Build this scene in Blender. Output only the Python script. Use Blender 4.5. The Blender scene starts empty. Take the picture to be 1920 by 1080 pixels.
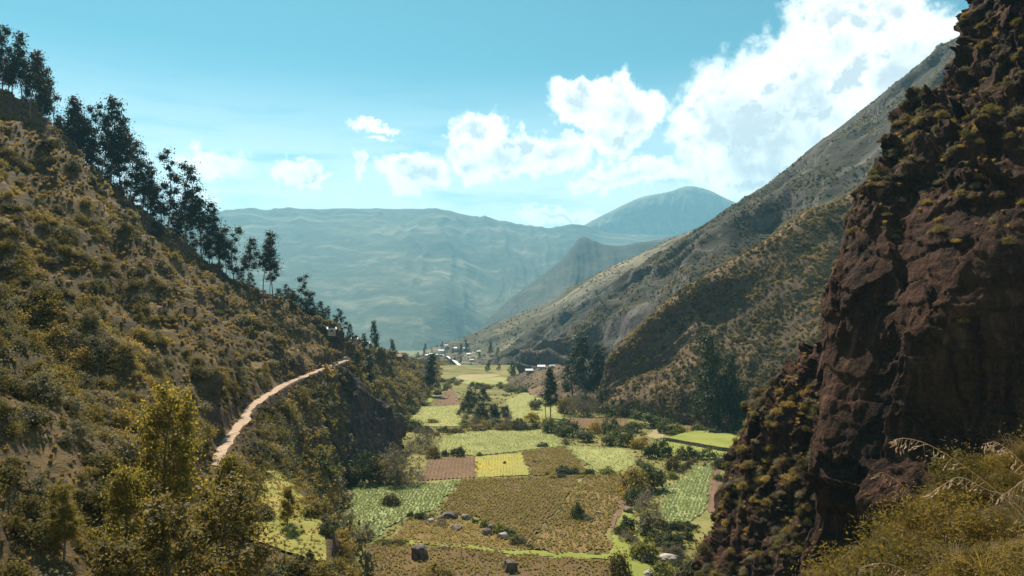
import bpy, math, random
import numpy as np
from mathutils import Vector, Euler, Matrix

# ------------------------------------------------------------------ camera, sky, sun, exposure
F = 1400.0                      # focal length in units of a 1920 px wide frame
HY = 600.0                      # row of the true horizon in that frame
scene = bpy.context.scene
cam_d = bpy.data.cameras.new('camera')
cam_d.sensor_width = 36.0
cam_d.lens = 36.0 * F / 1920.0
cam_d.shift_y = (HY - 540.0) / 1920.0
cam_d.clip_start = 0.1
cam_d.clip_end = 60000.0
cam = bpy.data.objects.new('camera', cam_d)
cam.location = (0, 0, 0)
cam.rotation_euler = (math.radians(90), 0, 0)
scene.collection.objects.link(cam)
scene.camera = cam

SUN_AZ = math.radians(-25.0)    # measured from +Y towards +X
SUN_EL = math.radians(51.0)
sd = bpy.data.lights.new('sun', 'SUN')
sd.energy = 5.0
sd.angle = math.radians(0.5)
sd.color = (1.0, 0.90, 0.76)
sun = bpy.data.objects.new('sun', sd)
sdir = Vector((math.sin(SUN_AZ) * math.cos(SUN_EL), math.cos(SUN_AZ) * math.cos(SUN_EL), math.sin(SUN_EL)))
sun.rotation_euler = sdir.to_track_quat('Z', 'Y').to_euler()
sun.location = (0, 0, 500)
scene.collection.objects.link(sun)

scene.view_settings.view_transform = 'Standard'
scene.view_settings.look = 'None'
scene.view_settings.gamma = 1.0
scene.view_settings.exposure = 0.98
scene.view_settings.use_curve_mapping = False
scene.cycles.use_denoising = True
scene.cycles.max_bounces = 6
scene.cycles.diffuse_bounces = 3
scene.cycles.transmission_bounces = 4
scene.cycles.volume_bounces = 1
scene.cycles.transparent_max_bounces = 4
scene.cycles.caustics_reflective = False
scene.cycles.caustics_refractive = False


class NT:
    """small helper to write node trees"""
    def __init__(s, tree):
        s.t = tree

    def n(s, kind, **kw):
        nd = s.t.nodes.new(kind)
        ins = kw.pop('i', {})
        for k, v in kw.items():
            setattr(nd, k, v)
        for k, v in ins.items():
            if hasattr(v, 'is_linked') or isinstance(v, bpy.types.NodeSocket):
                s.t.links.new(v, nd.inputs[k])
            else:
                nd.inputs[k].default_value = v
        return nd

    def math(s, op, a, b=0.0, c=0.0, clamp=False):
        nd = s.n('ShaderNodeMath', operation=op, use_clamp=clamp, i={0: a, 1: b, 2: c})
        return nd.outputs[0]

    def mixc(s, f, a, b, blend='MIX'):
        nd = s.n('ShaderNodeMix', data_type='RGBA', blend_type=blend, i={0: f, 6: a, 7: b})
        return nd.outputs[2]

    def ramp(s, f, stops, interp='LINEAR'):
        nd = s.n('ShaderNodeValToRGB', i={0: f})
        cr = nd.color_ramp
        cr.interpolation = interp
        while len(cr.elements) > 1:
            cr.elements.remove(cr.elements[0])
        cr.elements[0].position = stops[0][0]
        cr.elements[0].color = stops[0][1]
        for p, c in stops[1:]:
            e = cr.elements.new(p)
            e.color = c
        return nd.outputs[0]

    def smooth(s, v, lo, hi):
        nd = s.n('ShaderNodeMapRange', interpolation_type='SMOOTHSTEP', i={0: v, 1: lo, 2: hi, 3: 0.0, 4: 1.0})
        return nd.outputs[0]

    def noise(s, vec, scale, detail=6.0, rough=0.55, dist=0.0):
        return s.n('ShaderNodeTexNoise', i={'Vector': vec, 'Scale': scale, 'Detail': detail, 'Roughness': rough, 'Distortion': dist})


def c4(r, g, b):
    return (r, g, b, 1.0)


def build_world():
    w = bpy.data.worlds.new('World')
    scene.world = w
    w.use_nodes = True
    t = w.node_tree
    t.nodes.clear()
    k = NT(t)
    sky = k.n('ShaderNodeTexSky', sky_type='NISHITA', sun_disc=False, sun_elevation=SUN_EL, sun_rotation=SUN_AZ,
              altitude=3000.0, air_density=1.0, dust_density=1.2, ozone_density=1.0)
    skyc = k.mixc(1.0, sky.outputs[0], c4(0.45, 1.06, 0.86), 'MULTIPLY')
    tc = k.n('ShaderNodeTexCoord')
    dirv = tc.outputs['Generated']
    sep = k.n('ShaderNodeSeparateXYZ', i={0: dirv})
    az = k.math('ARCTAN2', sep.outputs[0], sep.outputs[1])
    el = k.math('ARCSINE', sep.outputs[2])
    co = k.n('ShaderNodeCombineXYZ', i={0: az, 1: el, 2: 0.0}).outputs[0]
    # edges of the clouds are broken up by noise in direction space
    n1 = k.noise(dirv, 14.0, 5.0, 0.62).outputs['Color']
    n2 = k.noise(dirv, 55.0, 3.0, 0.6).outputs['Color']
    off1 = k.n('ShaderNodeVectorMath', operation='MULTIPLY_ADD', i={0: n1, 1: (0.09, 0.075, 0), 2: (-0.045, -0.0375, 0)}).outputs[0]
    off2 = k.n('ShaderNodeVectorMath', operation='MULTIPLY_ADD', i={0: n2, 1: (0.032, 0.032, 0), 2: (-0.016, -0.016, 0)}).outputs[0]
    cd = k.n('ShaderNodeVectorMath', operation='ADD', i={0: co, 1: off1}).outputs[0]
    cd = k.n('ShaderNodeVectorMath', operation='ADD', i={0: cd, 1: off2}).outputs[0]

    def px(x, y):
        a = math.atan2(x - 960.0, F)
        return a, math.atan2((HY - y) * math.cos(a), F)
    blobs = [  # centre and half-size in frame pixels, weight
        (1590, 120, 95, 120, 1), (1510, 190, 105, 105, 1), (1425, 245, 130, 110, 1), (1330, 240, 62, 50, .9),
        (1650, 120, 110, 105, 1), (1690, 75, 45, 60, .9), (1450, 310, 150, 55, .9), (1590, 260, 150, 110, 1),
        (1770, 105, 60, 55, .9), (1815, 85, 50, 45, .9), (1730, 180, 110, 90, 1),
        (1105, 190, 62, 38, .9), (1175, 205, 66, 46, .9), (1140, 252, 48, 34, .8),
        (900, 258, 58, 46, .95), (965, 288, 95, 42, .95), (1045, 288, 58, 32, .8), (880, 300, 45, 32, .8),
        (1195, 325, 82, 26, .8), (1125, 340, 40, 14, .6), (775, 330, 52, 24, .8), (552, 322, 44, 24, .8), (590, 342, 30, 12, .6),
        (670, 316, 15, 18, .5), (715, 238, 40, 9, .45), (728, 268, 24, 7, .4), (400, 312, 50, 22, .4),
        (1050, 414, 75, 16, .8), (1345, 332, 60, 18, .6), (370, 372, 30, 14, .5)]
    items = [px(x, y) + (rx * 1.2 / F, ry * 1.22 / F, wt) for x, y, rx, ry, wt in blobs]
    # the same kind of scattered cumulus all round the rest of the sky
    rr = random.Random(5)
    for _ in range(26):
        a = rr.uniform(-math.pi, math.pi)
        if abs(a) < 0.75:
            continue
        e = rr.uniform(0.1, 0.75)
        s = rr.uniform(0.05, 0.16)
        items.append((a, e, s * 1.4, s * 0.8, .9))
    dm = None
    for a, e, ra, re, wt in items:
        d = k.n('ShaderNodeVectorMath', operation='SUBTRACT', i={0: cd, 1: (a, e, 0)}).outputs[0]
        d = k.n('ShaderNodeVectorMath', operation='MULTIPLY', i={0: d, 1: (1 / ra, 1 / re, 0)}).outputs[0]
        ln = k.n('ShaderNodeVectorMath', operation='LENGTH', i={0: d}).outputs['Value']
        v = k.math('MULTIPLY_ADD', ln, -wt, wt)
        dm = v if dm is None else k.math('SMOOTH_MAX', dm, v, 0.12)
    nf = k.noise(dirv, 30.0, 5.0, 0.62).outputs[0]
    dens = k.math('ADD', dm, k.math('MULTIPLY_ADD', nf, 0.5, -0.25))
    alpha = k.smooth(dens, -0.09, 0.22)
    ns = k.noise(dirv, 9.0, 4.0, 0.6).outputs[0]
    nb = k.noise(dirv, 22.0, 5.0, 0.6).outputs[0]
    shade = k.math('MULTIPLY', k.smooth(dm, 0.25, 0.75), k.smooth(k.math('ADD', k.math('MULTIPLY', ns, 0.6), k.math('MULTIPLY', nb, 0.4)), 0.40, 0.58))
    off = k.n('ShaderNodeVectorMath', operation='ADD', i={0: dirv, 1: (-0.012, 0.0, 0.02)}).outputs[0]
    nb2 = k.noise(off, 22.0, 5.0, 0.6).outputs[0]
    relief = k.smooth(k.math('SUBTRACT', nb2, nb), -0.02, 0.14)
    shade = k.math('MAXIMUM', shade, k.math('MULTIPLY', relief, k.smooth(dm, 0.10, 0.45)))
    ccol = k.mixc(shade, c4(12.2, 12.2, 12.2), c4(6.3, 6.6, 6.9))
    # thin bright veil low down, as the photograph shows above the far ridge
    veil = k.smooth(el, 0.34, 0.12)
    nv = k.noise(k.n('ShaderNodeVectorMath', operation='MULTIPLY', i={0: co, 1: (3, 22, 1)}).outputs[0], 1.6, 5.0, 0.6).outputs[0]
    veil = k.math('MULTIPLY', veil, k.smooth(nv, 0.12, 0.55))
    base = k.mixc(k.math('MULTIPLY', veil, 0.74), skyc, c4(11.8, 12.0, 11.9))
    col = k.mixc(alpha, base, ccol)
    bg = k.n('ShaderNodeBackground', i={0: col, 1: 0.066})
    k.n('ShaderNodeOutputWorld', i={0: bg.outputs[0]})
    w.cycles.sampling_method = 'NONE'


build_world()

# ------------------------------------------------------------------ helpers
rng = np.random.default_rng(11)
COL = scene.collection


def hash3(ix, iy, iz, seed):
    h = (ix.astype(np.int64) * 374761393 + iy.astype(np.int64) * 668265263 + iz.astype(np.int64) * 2147483647 + seed * 1274126177) & 0xFFFFFFFF
    h = ((h ^ (h >> 13)) * 1274126177) & 0xFFFFFFFF
    h = h ^ (h >> 16)
    return (h & 0xFFFFFF).astype(np.float64) / float(0xFFFFFF) * 2 - 1


def vnoise(p, seed=0):
    p = np.asarray(p, dtype=np.float64)
    i = np.floor(p).astype(np.int64)
    f = p - i
    f = f * f * f * (f * (f * 6 - 15) + 10)
    r = 0
    for dx in (0, 1):
        wx = f[..., 0] if dx else 1 - f[..., 0]
        for dy in (0, 1):
            wy = f[..., 1] if dy else 1 - f[..., 1]
            for dz in (0, 1):
                wz = f[..., 2] if dz else 1 - f[..., 2]
                r = r + wx * wy * wz * hash3(i[..., 0] + dx, i[..., 1] + dy, i[..., 2] + dz, seed)
    return r


def fbm(p, octv=5, seed=0, gain=0.5):
    a, s, r = 1.0, 0.0, 0
    p = np.asarray(p, dtype=np.float64)
    for o in range(octv):
        r = r + a * vnoise(p, seed + o * 17)
        s += a
        a *= gain
        p = p * 2.03 + 11.3
    return r / s


def ridged(p, octv=5, seed=0):
    a, s, r = 1.0, 0.0, 0
    p = np.asarray(p, dtype=np.float64)
    for o in range(octv):
        r = r + a * (1 - np.abs(vnoise(p, seed + o * 13)) * 2)
        s += a
        a *= 0.5
        p = p * 2.07 + 5.1
    return r / s


def W(x, y, d):
    """point at depth d metres seen at frame position x, y"""
    return np.array([(x - 960.0) / F * d, d, (HY - y) / F * d])


def mesh_np(name, V, Q, mats=(), uv=None, smooth=True, midx=None):
    """V (N,3); Q (M,k) faces of k corners"""
    V = np.asarray(V, dtype=np.float32)
    Q = np.asarray(Q, dtype=np.int32)
    m = bpy.data.meshes.new(name)
    k = Q.shape[1]
    m.vertices.add(len(V))
    m.vertices.foreach_set('co', V.ravel())
    m.loops.add(Q.size)
    m.loops.foreach_set('vertex_index', Q.ravel())
    m.polygons.add(len(Q))
    m.polygons.foreach_set('loop_start', np.arange(0, Q.size, k, dtype=np.int32))
    if uv is not None:
        l = m.uv_layers.new(name='UVMap')
        l.data.foreach_set('uv', np.asarray(uv, dtype=np.float32)[Q.ravel()].ravel())
    m.polygons.foreach_set('use_smooth', np.full(len(Q), smooth, dtype=bool))
    if midx is not None:
        m.polygons.foreach_set('material_index', np.asarray(midx, dtype=np.int32))
    for mm in mats:
        m.materials.append(mm)
    m.update(calc_edges=True)
    return m


def link(name, data, parent=None, loc=None, rot=None, scale=None, **props):
    o = bpy.data.objects.new(name, data)
    COL.objects.link(o)
    if parent is not None:
        o.parent = parent
    if loc is not None:
        o.location = [float(c) for c in loc]
    if rot is not None:
        o.rotation_euler = rot
    if scale is not None:
        o.scale = (scale,) * 3 if np.isscalar(scale) else scale
    for kk, v in props.items():
        if v is not None:
            o[kk] = v
    return o


def grid_quads(nu, nv):
    a = np.arange(nu * nv).reshape(nv, nu)
    return np.stack([a[:-1, :-1], a[:-1, 1:], a[1:, 1:], a[1:, :-1]], -1).reshape(-1, 4)


def crom(P, t):
    """Catmull-Rom along axis 0 at parameters t in index units"""
    n = len(P)
    i = np.clip(np.floor(t).astype(int), 0, n - 2)
    f = (t - i)[(...,) + (None,) * (P.ndim - 1)]
    p1, p2 = P[i], P[i + 1]
    p0 = np.where((i > 0).reshape(f.shape), P[np.maximum(i - 1, 0)], 2 * p1 - p2)
    p3 = np.where((i < n - 2).reshape(f.shape), P[np.minimum(i + 2, n - 1)], 2 * p2 - p1)
    return 0.5 * (2 * p1 + (p2 - p0) * f + (2 * p0 - 5 * p1 + 4 * p2 - p3) * f ** 2 + (3 * p1 - p0 - 3 * p2 + p3) * f ** 3)


def lerp(P, t):
    n = len(P)
    i = np.clip(np.floor(t).astype(int), 0, n - 2)
    f = (t - i)[(...,) + (None,) * (P.ndim - 1)]
    return P[i] * (1 - f) + P[i + 1] * f


def normals(G):
    du = np.gradient(G, axis=1)
    dv = np.gradient(G, axis=0)
    n = np.cross(du, dv)
    n /= np.linalg.norm(n, axis=-1, keepdims=True) + 1e-9
    return n


def facets(p, seed, tilt=0.5):
    """blocky rock: every cell of a jittered lattice is a tilted facet; returns offset in cell units"""
    p = np.asarray(p, float)
    i = np.floor(p).astype(np.int64)
    best = np.full(p.shape[:-1], 1e9)
    out = np.zeros(p.shape[:-1])
    for dx in (-1, 0, 1):
        for dy in (-1, 0, 1):
            for dz in (-1, 0, 1):
                a, b, c = i[..., 0] + dx, i[..., 1] + dy, i[..., 2] + dz
                cx = a + .5 + .45 * hash3(a, b, c, seed)
                cy = b + .5 + .45 * hash3(a, b, c, seed + 1)
                cz = c + .5 + .45 * hash3(a, b, c, seed + 2)
                ex, ey, ez = p[..., 0] - cx, p[..., 1] - cy, p[..., 2] - cz
                d = ex * ex + ey * ey + ez * ez
                v = hash3(a, b, c, seed + 3) * .5 + tilt * (ex * hash3(a, b, c, seed + 4) + ey * hash3(a, b, c, seed + 5) + ez * hash3(a, b, c, seed + 6))
                m = d < best
                out = np.where(m, v, out)
                best = np.where(m, d, best)
    return out


class Patch:
    """a lofted sheet of land: net[row][column] control points"""
    def __init__(s, net, nv, nu, lin_rows=False, zmin=-152.0):
        net = np.asarray(net, dtype=float)
        R, C = net.shape[:2]
        s.tr = np.linspace(0, R - 1, nv) if np.isscalar(nv) else np.asarray(nv)
        s.tc = np.linspace(0, C - 1, nu)
        g = (lerp if lin_rows else crom)(net, s.tr)
        g = crom(g.transpose(1, 0, 2), s.tc).transpose(1, 0, 2)
        s.G = g
        s.zmin = zmin
        s.fix()

    def fix(s):
        s.N = normals(s.G)
        up = np.mean(s.N[..., 2])
        face = up
        if abs(up) < 0.12:
            face = -np.mean(s.N[..., 1])
        s.flip = face < 0
        if s.flip:
            s.N = -s.N

    def displace(s, d, along='n'):
        if along == 'n':
            s.G = s.G + s.N * d[..., None]
        else:
            s.G = s.G.copy()
            s.G[..., 2] += d
        s.fix()

    def mesh(s, name, mats, smooth=True):
        nv, nu = s.G.shape[:2]
        G = s.G.copy()
        G[..., 2] = np.maximum(G[..., 2], s.zmin)
        q = grid_quads(nu, nv)
        if s.flip:
            q = q[:, ::-1]
        lu = np.linalg.norm(np.diff(G, axis=1), axis=-1).mean()
        lv = np.linalg.norm(np.diff(G, axis=0), axis=-1).mean()
        uu, vv = np.meshgrid(np.arange(nu) * lu, np.arange(nv) * lv)
        return mesh_np(name, G.reshape(-1, 3), q, mats, uv=np.stack([uu, vv], -1).reshape(-1, 2), smooth=smooth)

    def sample(s, n, weight=None, rg=rng):
        G = s.G
        a = np.linalg.norm(np.cross(G[1:, :-1] - G[:-1, :-1], G[:-1, 1:] - G[:-1, :-1]), axis=-1)
        if weight is not None:
            a = a * weight[:-1, :-1]
        p = (a / a.sum()).ravel()
        idx = rg.choice(len(p), n, p=p)
        j, i = np.divmod(idx, G.shape[1] - 1)
        f, h = rg.random((n, 1)), rg.random((n, 1))
        pos = (G[j, i] * (1 - f) + G[j, i + 1] * f) * (1 - h) + (G[j + 1, i] * (1 - f) + G[j + 1, i + 1] * f) * h
        return pos, s.N[j, i], j, i

    def z_at(s, x, y):
        d = (s.G[..., 0] - x) ** 2 + (s.G[..., 1] - y) ** 2
        return s.G.reshape(-1, 3)[np.argmin(d)][2]

    def hit(s, px, py):
        """nearest point of the sheet seen at frame position px, py"""
        P = s.G.reshape(-1, 3)
        ok = P[:, 1] > 3
        Y = np.where(ok, P[:, 1], 1.0)
        ex = 960 + P[:, 0] / Y * F - px
        ey = HY - P[:, 2] / Y * F - py
        e = np.hypot(ex, ey) + np.where(ok, 0, 1e6)
        m = e.min()
        c = np.where(e < m + 5)[0]
        return P[c[np.argmin(P[c, 1])]]


# ------------------------------------------------------------------ materials
def new_mat(name):
    m = bpy.data.materials.new(name)
    m.use_nodes = True
    m.node_tree.nodes.clear()
    return m, NT(m.node_tree)


def finish(m, k, col, rough=0.9, bump=None, strength=0.5, dist=0.1, spec=0.15):
    b = k.n('ShaderNodeBsdfPrincipled', i={'Base Color': col, 'Roughness': rough, 'Specular IOR Level': spec})
    if bump is not None:
        bn = k.n('ShaderNodeBump', i={'Strength': strength, 'Distance': dist, 'Height': bump})
        m.node_tree.links.new(bn.outputs[0], b.inputs['Normal'])
    k.n('ShaderNodeOutputMaterial', i={0: b.outputs[0]})
    return m


def pos_of(k, sx=1, sy=1, sz=1):
    g = k.n('ShaderNodeNewGeometry')
    if (sx, sy, sz) == (1, 1, 1):
        return g.outputs['Position'], g
    return k.n('ShaderNodeVectorMath', operation='MULTIPLY', i={0: g.outputs['Position'], 1: (sx, sy, sz)}).outputs[0], g


def land_mat(name, stops, scale, fine, rock=None, rock_lo=0.45, rock_hi=0.62, bump_d=0.5, streak=None, streak_cols=None):
    m, k = new_mat(name)
    p, g = pos_of(k)
    n1 = k.noise(p, scale, 8.0, 0.6).outputs[0]
    n2 = k.noise(p, fine, 6.0, 0.65).outputs[0]
    f = k.math('ADD', k.math('MULTIPLY', n1, 0.62), k.math('MULTIPLY', n2, 0.38))
    f = k.n('ShaderNodeMapRange', i={0: f, 1: 0.32, 2: 0.68, 3: 0.0, 4: 1.0}).outputs[0]
    col = k.ramp(f, stops)
    if streak:
        uv = k.n('ShaderNodeUVMap', uv_map='UVMap').outputs[0]
        sv = k.n('ShaderNodeVectorMath', operation='MULTIPLY', i={0: uv, 1: (streak[0], streak[1], 1)}).outputs[0]
        ns = k.noise(sv, 1.0, 7.0, 0.65, 0.4).outputs[0]
        col = k.mixc(k.smooth(ns, 0.50, 0.68), col, streak_cols[0])
        ns2 = k.noise(k.n('ShaderNodeVectorMath', operation='ADD', i={0: sv, 1: (31, 7, 0)}).outputs[0], 0.8, 7.0, 0.65, 0.4).outputs[0]
        col = k.mixc(k.smooth(ns2, 0.50, 0.66), col, streak_cols[1])
    if rock:
        nz = k.n('ShaderNodeSeparateXYZ', i={0: g.outputs['True Normal']}).outputs[2]
        nz = k.math('ADD', nz, k.math('MULTIPLY_ADD', n2, 0.5, -0.25))
        rc = k.mixc(k.smooth(n2, 0.35, 0.65), rock[0], rock[1])
        col = k.mixc(k.smooth(nz, rock_hi, rock_lo), col, rc)
    return finish(m, k, col, 0.95, n2, 0.8, bump_d)


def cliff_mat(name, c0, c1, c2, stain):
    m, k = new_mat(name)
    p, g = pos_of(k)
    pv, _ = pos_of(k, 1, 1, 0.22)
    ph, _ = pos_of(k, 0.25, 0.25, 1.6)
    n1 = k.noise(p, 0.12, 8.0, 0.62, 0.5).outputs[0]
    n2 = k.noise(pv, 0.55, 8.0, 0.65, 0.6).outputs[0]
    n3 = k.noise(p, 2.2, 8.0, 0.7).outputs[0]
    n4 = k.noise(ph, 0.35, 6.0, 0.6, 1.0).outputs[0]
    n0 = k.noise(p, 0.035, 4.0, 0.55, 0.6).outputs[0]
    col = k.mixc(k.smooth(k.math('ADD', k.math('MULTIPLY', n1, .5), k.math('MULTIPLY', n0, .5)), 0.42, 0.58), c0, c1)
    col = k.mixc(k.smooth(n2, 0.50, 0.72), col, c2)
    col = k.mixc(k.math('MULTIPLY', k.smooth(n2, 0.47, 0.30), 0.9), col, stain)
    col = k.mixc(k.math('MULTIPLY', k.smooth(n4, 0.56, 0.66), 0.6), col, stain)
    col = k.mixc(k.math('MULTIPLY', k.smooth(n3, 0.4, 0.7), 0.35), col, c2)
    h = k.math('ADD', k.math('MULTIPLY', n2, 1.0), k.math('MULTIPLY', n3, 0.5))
    h = k.math('ADD', h, k.math('MULTIPLY', n4, 0.6))
    return finish(m, k, col, 0.92, h, 1.0, 0.8)


def leaf_mat(name, cols, trans=0.35, rough=0.6, noise_scale=0.5, spec=0.1, glow=1.8):
    """foliage: colour differs by plant and by clump; thin leaves let some light through"""
    m, k = new_mat(name)
    oi = k.n('ShaderNodeObjectInfo')
    tc = k.n('ShaderNodeTexCoord').outputs['Object']
    n = k.noise(tc, noise_scale, 4.0, 0.6).outputs[0]
    pn = k.noise(oi.outputs['Location'], 0.035, 3.0, 0.6).outputs[0]
    f = k.math('ADD', k.math('MULTIPLY', oi.outputs['Random'], 0.5), k.math('MULTIPLY_ADD', n, 0.7, -0.38))
    f = k.math('ADD', f, k.math('MULTIPLY_ADD', pn, 1.7, -0.68), clamp=True)
    col = k.ramp(f, [(i / max(1, len(cols) - 1), c4(*c)) for i, c in enumerate(cols)])
    d = k.n('ShaderNodeBsdfPrincipled', i={'Base Color': col, 'Roughness': rough, 'Specular IOR Level': spec})
    tcol = k.mixc(1.0, col, c4(glow * 1.05, glow, glow * 0.55), 'MULTIPLY')
    t = k.n('ShaderNodeBsdfTranslucent', i={0: tcol})
    mx = k.n('ShaderNodeMixShader', i={0: trans, 1: d.outputs[0], 2: t.outputs[0]})
    k.n('ShaderNodeOutputMaterial', i={0: mx.outputs[0]})
    return m


def plain_mat(name, a, b, scale=2.0, rough=0.85, bump=0.0, coords='Object', spec=0.2):
    m, k = new_mat(name)
    tc = k.n('ShaderNodeTexCoord').outputs[coords]
    n = k.noise(tc, scale, 6.0, 0.6).outputs[0]
    col = k.mixc(k.smooth(n, 0.35, 0.65), c4(*a), c4(*b))
    return finish(m, k, col, rough, n if bump else None, 0.6, bump or 0.1, spec)


M = {}
M['ground'] = land_mat('valley_grass', [(0, c4(.07, .05, .02)), (.2, c4(.10, .085, .025)), (.42, c4(.13, .12, .036)), (.65, c4(.20, .18, .055)), (.85, c4(.25, .205, .075)), (1, c4(.22, .15, .06))], 0.05, 0.6, bump_d=0.4)
M['hill'] = land_mat('dry_hillside', [(0, c4(.026, .019, .010)), (.3, c4(.058, .041, .017)), (.55, c4(.105, .071, .03)), (.8, c4(.18, .12, .052)), (1, c4(.09, .072, .025))], 0.06, 0.9,
                     rock=(c4(.10, .06, .045), c4(.055, .035, .028)), bump_d=0.6)
M['right'] = land_mat('right_hillside', [(0, c4(.04, .03, .02)), (.4, c4(.09, .062, .036)), (.7, c4(.17, .11, .062)), (1, c4(.25, .155, .085))], 0.03, 0.6,
                      rock=(c4(.13, .08, .065), c4(.07, .045, .04)), rock_lo=.3, rock_hi=.45, bump_d=0.6)
M['scree'] = land_mat('scree_slope', [(0, c4(.022, .024, .016)), (.45, c4(.039, .037, .025)), (1, c4(.066, .055, .037))], 0.012, 0.16,
                      rock=(c4(.12, .10, .09), c4(.06, .05, .045)), rock_lo=.45, rock_hi=.62, bump_d=2.0,
                      streak=(0.004, 0.03), streak_cols=(c4(.135, .118, .10), c4(.026, .028, .02)))
M['terraced'] = land_mat('terraced_slope', [(0, c4(.045, .045, .028)), (.5, c4(.09, .08, .047)), (1, c4(.24, .185, .12))], 0.008, 0.10,
                         rock=(c4(.07, .06, .055), c4(.045, .04, .035)), bump_d=2.5, streak=(0.006, 0.05), streak_cols=(c4(.30, .25, .17), c4(.07, .075, .04)))
M['spur'] = land_mat('spur_slope', [(0, c4(.025, .03, .02)), (.5, c4(.045, .047, .03)), (1, c4(.12, .10, .065))], 0.006, 0.06, rock=(c4(.03, .03, .028), c4(.05, .045, .04)), rock_lo=.6, rock_hi=.8, bump_d=3.0)
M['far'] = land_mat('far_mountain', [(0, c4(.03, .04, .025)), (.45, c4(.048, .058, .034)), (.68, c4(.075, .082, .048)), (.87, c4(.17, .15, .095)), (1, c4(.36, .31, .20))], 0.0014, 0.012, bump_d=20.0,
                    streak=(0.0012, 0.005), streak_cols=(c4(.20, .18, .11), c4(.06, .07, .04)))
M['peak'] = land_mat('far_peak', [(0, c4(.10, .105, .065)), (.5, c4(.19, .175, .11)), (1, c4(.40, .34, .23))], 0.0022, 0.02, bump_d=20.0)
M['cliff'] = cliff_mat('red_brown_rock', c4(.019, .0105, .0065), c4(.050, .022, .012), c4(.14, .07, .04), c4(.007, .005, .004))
M['outcrop'] = cliff_mat('dark_outcrop_rock', c4(.05, .036, .03), c4(.08, .055, .043), c4(.17, .125, .10), c4(.022, .019, .018))
M['path'] = plain_mat('path_dirt', (.30, .205, .135), (.42, .305, .215), 0.6, 0.95, 0.05)
M['road'] = plain_mat('pale_road', (.55, .52, .47), (.7, .66, .6), 0.2, 0.9)
M['bark'] = plain_mat('bark', (.14, .105, .075), (.26, .21, .16), 3.0, 0.9, 0.05)
M['stone'] = plain_mat('boulder_stone', (.12, .09, .07), (.26, .20, .16), 1.3, 0.85, 0.15)
M['stone_dark'] = plain_mat('dark_stone', (.06, .046, .038), (.18, .14, .115), 1.6, 0.85, 0.15)
M['stone_pale'] = plain_mat('pale_stone', (.30, .24, .21), (.48, .41, .36), 1.5, 0.85, 0.12)
M['euc'] = leaf_mat('eucalyptus_leaves', [(.020, .025, .015), (.032, .038, .02), (.055, .055, .026)], 0.22, 0.55, 0.25)
M['tree_dark'] = leaf_mat('dark_tree_leaves', [(.02, .028, .012), (.035, .045, .018), (.06, .065, .024)], 0.22, 0.55, 0.3)
M['tree_fore'] = leaf_mat('olive_tree_leaves', [(.07, .068, .018), (.16, .13, .028), (.29, .215, .036)], 0.5, 0.6, 2.2, 0.12, 2.2)
M['tree_brown'] = leaf_mat('bronze_tree_leaves', [(.07, .058, .018), (.14, .105, .028), (.22, .165, .038)], 0.45, 0.55, 2.2, 0.15, 2.0)
M['scrub'] = leaf_mat('scrub_leaves', [(.042, .040, .016), (.10, .083, .029), (.20, .155, .05), (.33, .235, .075), (.42, .28, .10)], 0.28, 0.75, 1.2, .1, 2.0)
M['scrub_grey'] = leaf_mat('grey_scrub_leaves', [(.07, .065, .04), (.15, .135, .085), (.23, .195, .125), (.17, .12, .075)], 0.25, 0.75, 1.2)
M['hedge'] = leaf_mat('hedge_leaves', [(.035, .046, .018), (.065, .078, .03), (.11, .115, .042), (.13, .115, .06)], 0.28, 0.6, 0.9)
M['hedge_light'] = leaf_mat('light_bush_leaves', [(.11, .12, .03), (.17, .17, .045), (.23, .20, .055)], 0.35, 0.6, 0.9)
M['grey_bush'] = leaf_mat('ashen_bush_twigs', [(.13, .11, .085), (.20, .17, .135), (.28, .22, .18)], 0.2, 0.8, 0.9)
M['yellow_bush'] = leaf_mat('yellow_bush_leaves', [(.22, .17, .02), (.30, .23, .03)], 0.35, 0.7, 0.9)
M['drygrass'] = leaf_mat('dry_grass_blades', [(.14, .10, .045), (.21, .148, .07), (.28, .19, .10), (.15, .12, .05)], 0.40, 0.7, 0.8)
M['foregrass'] = leaf_mat('hummock_grass', [(.05, .042, .014), (.125, .092, .028), (.23, .155, .056), (.16, .09, .038), (.38, .25, .125)], 0.42, 0.6, 3.0)
M['foreleaf'] = leaf_mat('hummock_leaves', [(.05, .044, .014), (.12, .09, .026), (.22, .155, .045), (.18, .105, .045)], 0.42, 0.6, 3.0)
M['straw'] = leaf_mat('straw_stem', [(.45, .34, .26), (.60, .47, .36)], 0.35, 0.5, 4.0)
M['twig'] = leaf_mat('dry_twig', [(.16, .115, .07), (.26, .19, .12)], 0.2, 0.7, 4.0)
M['wall'] = plain_mat('adobe_wall', (.34, .26, .19), (.46, .38, .29), 1.0, 0.9)
M['wall_white'] = plain_mat('whitewashed_wall', (.62, .58, .5), (.72, .68, .6), 1.0, 0.9)
M['roof'] = plain_mat('pale_sheet_roof', (.62, .62, .62), (.78, .78, .76), 0.8, 0.6)
M['roof_red'] = plain_mat('clay_roof', (.30, .15, .10), (.42, .24, .16), 1.5, 0.9)
M['door'] = plain_mat('weathered_door', (.10, .07, .05), (.16, .11, .08), 2.0, 0.8)
M['glass'] = plain_mat('dark_window', (.03, .035, .04), (.05, .06, .065), 2.0, 0.2, spec=0.5)

# ------------------------------------------------------------------ ground sheet
FZ = -50.0


def floor_z(x, y):
    p = np.stack([np.asarray(x) / 45.0, np.asarray(y) / 45.0, np.zeros_like(np.asarray(x, dtype=float))], -1)
    drop = np.clip(np.asarray(y, dtype=float) - 830.0, 0, 1600) * 0.06
    return FZ + 0.45 * fbm(p, 4, 3) - drop


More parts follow.
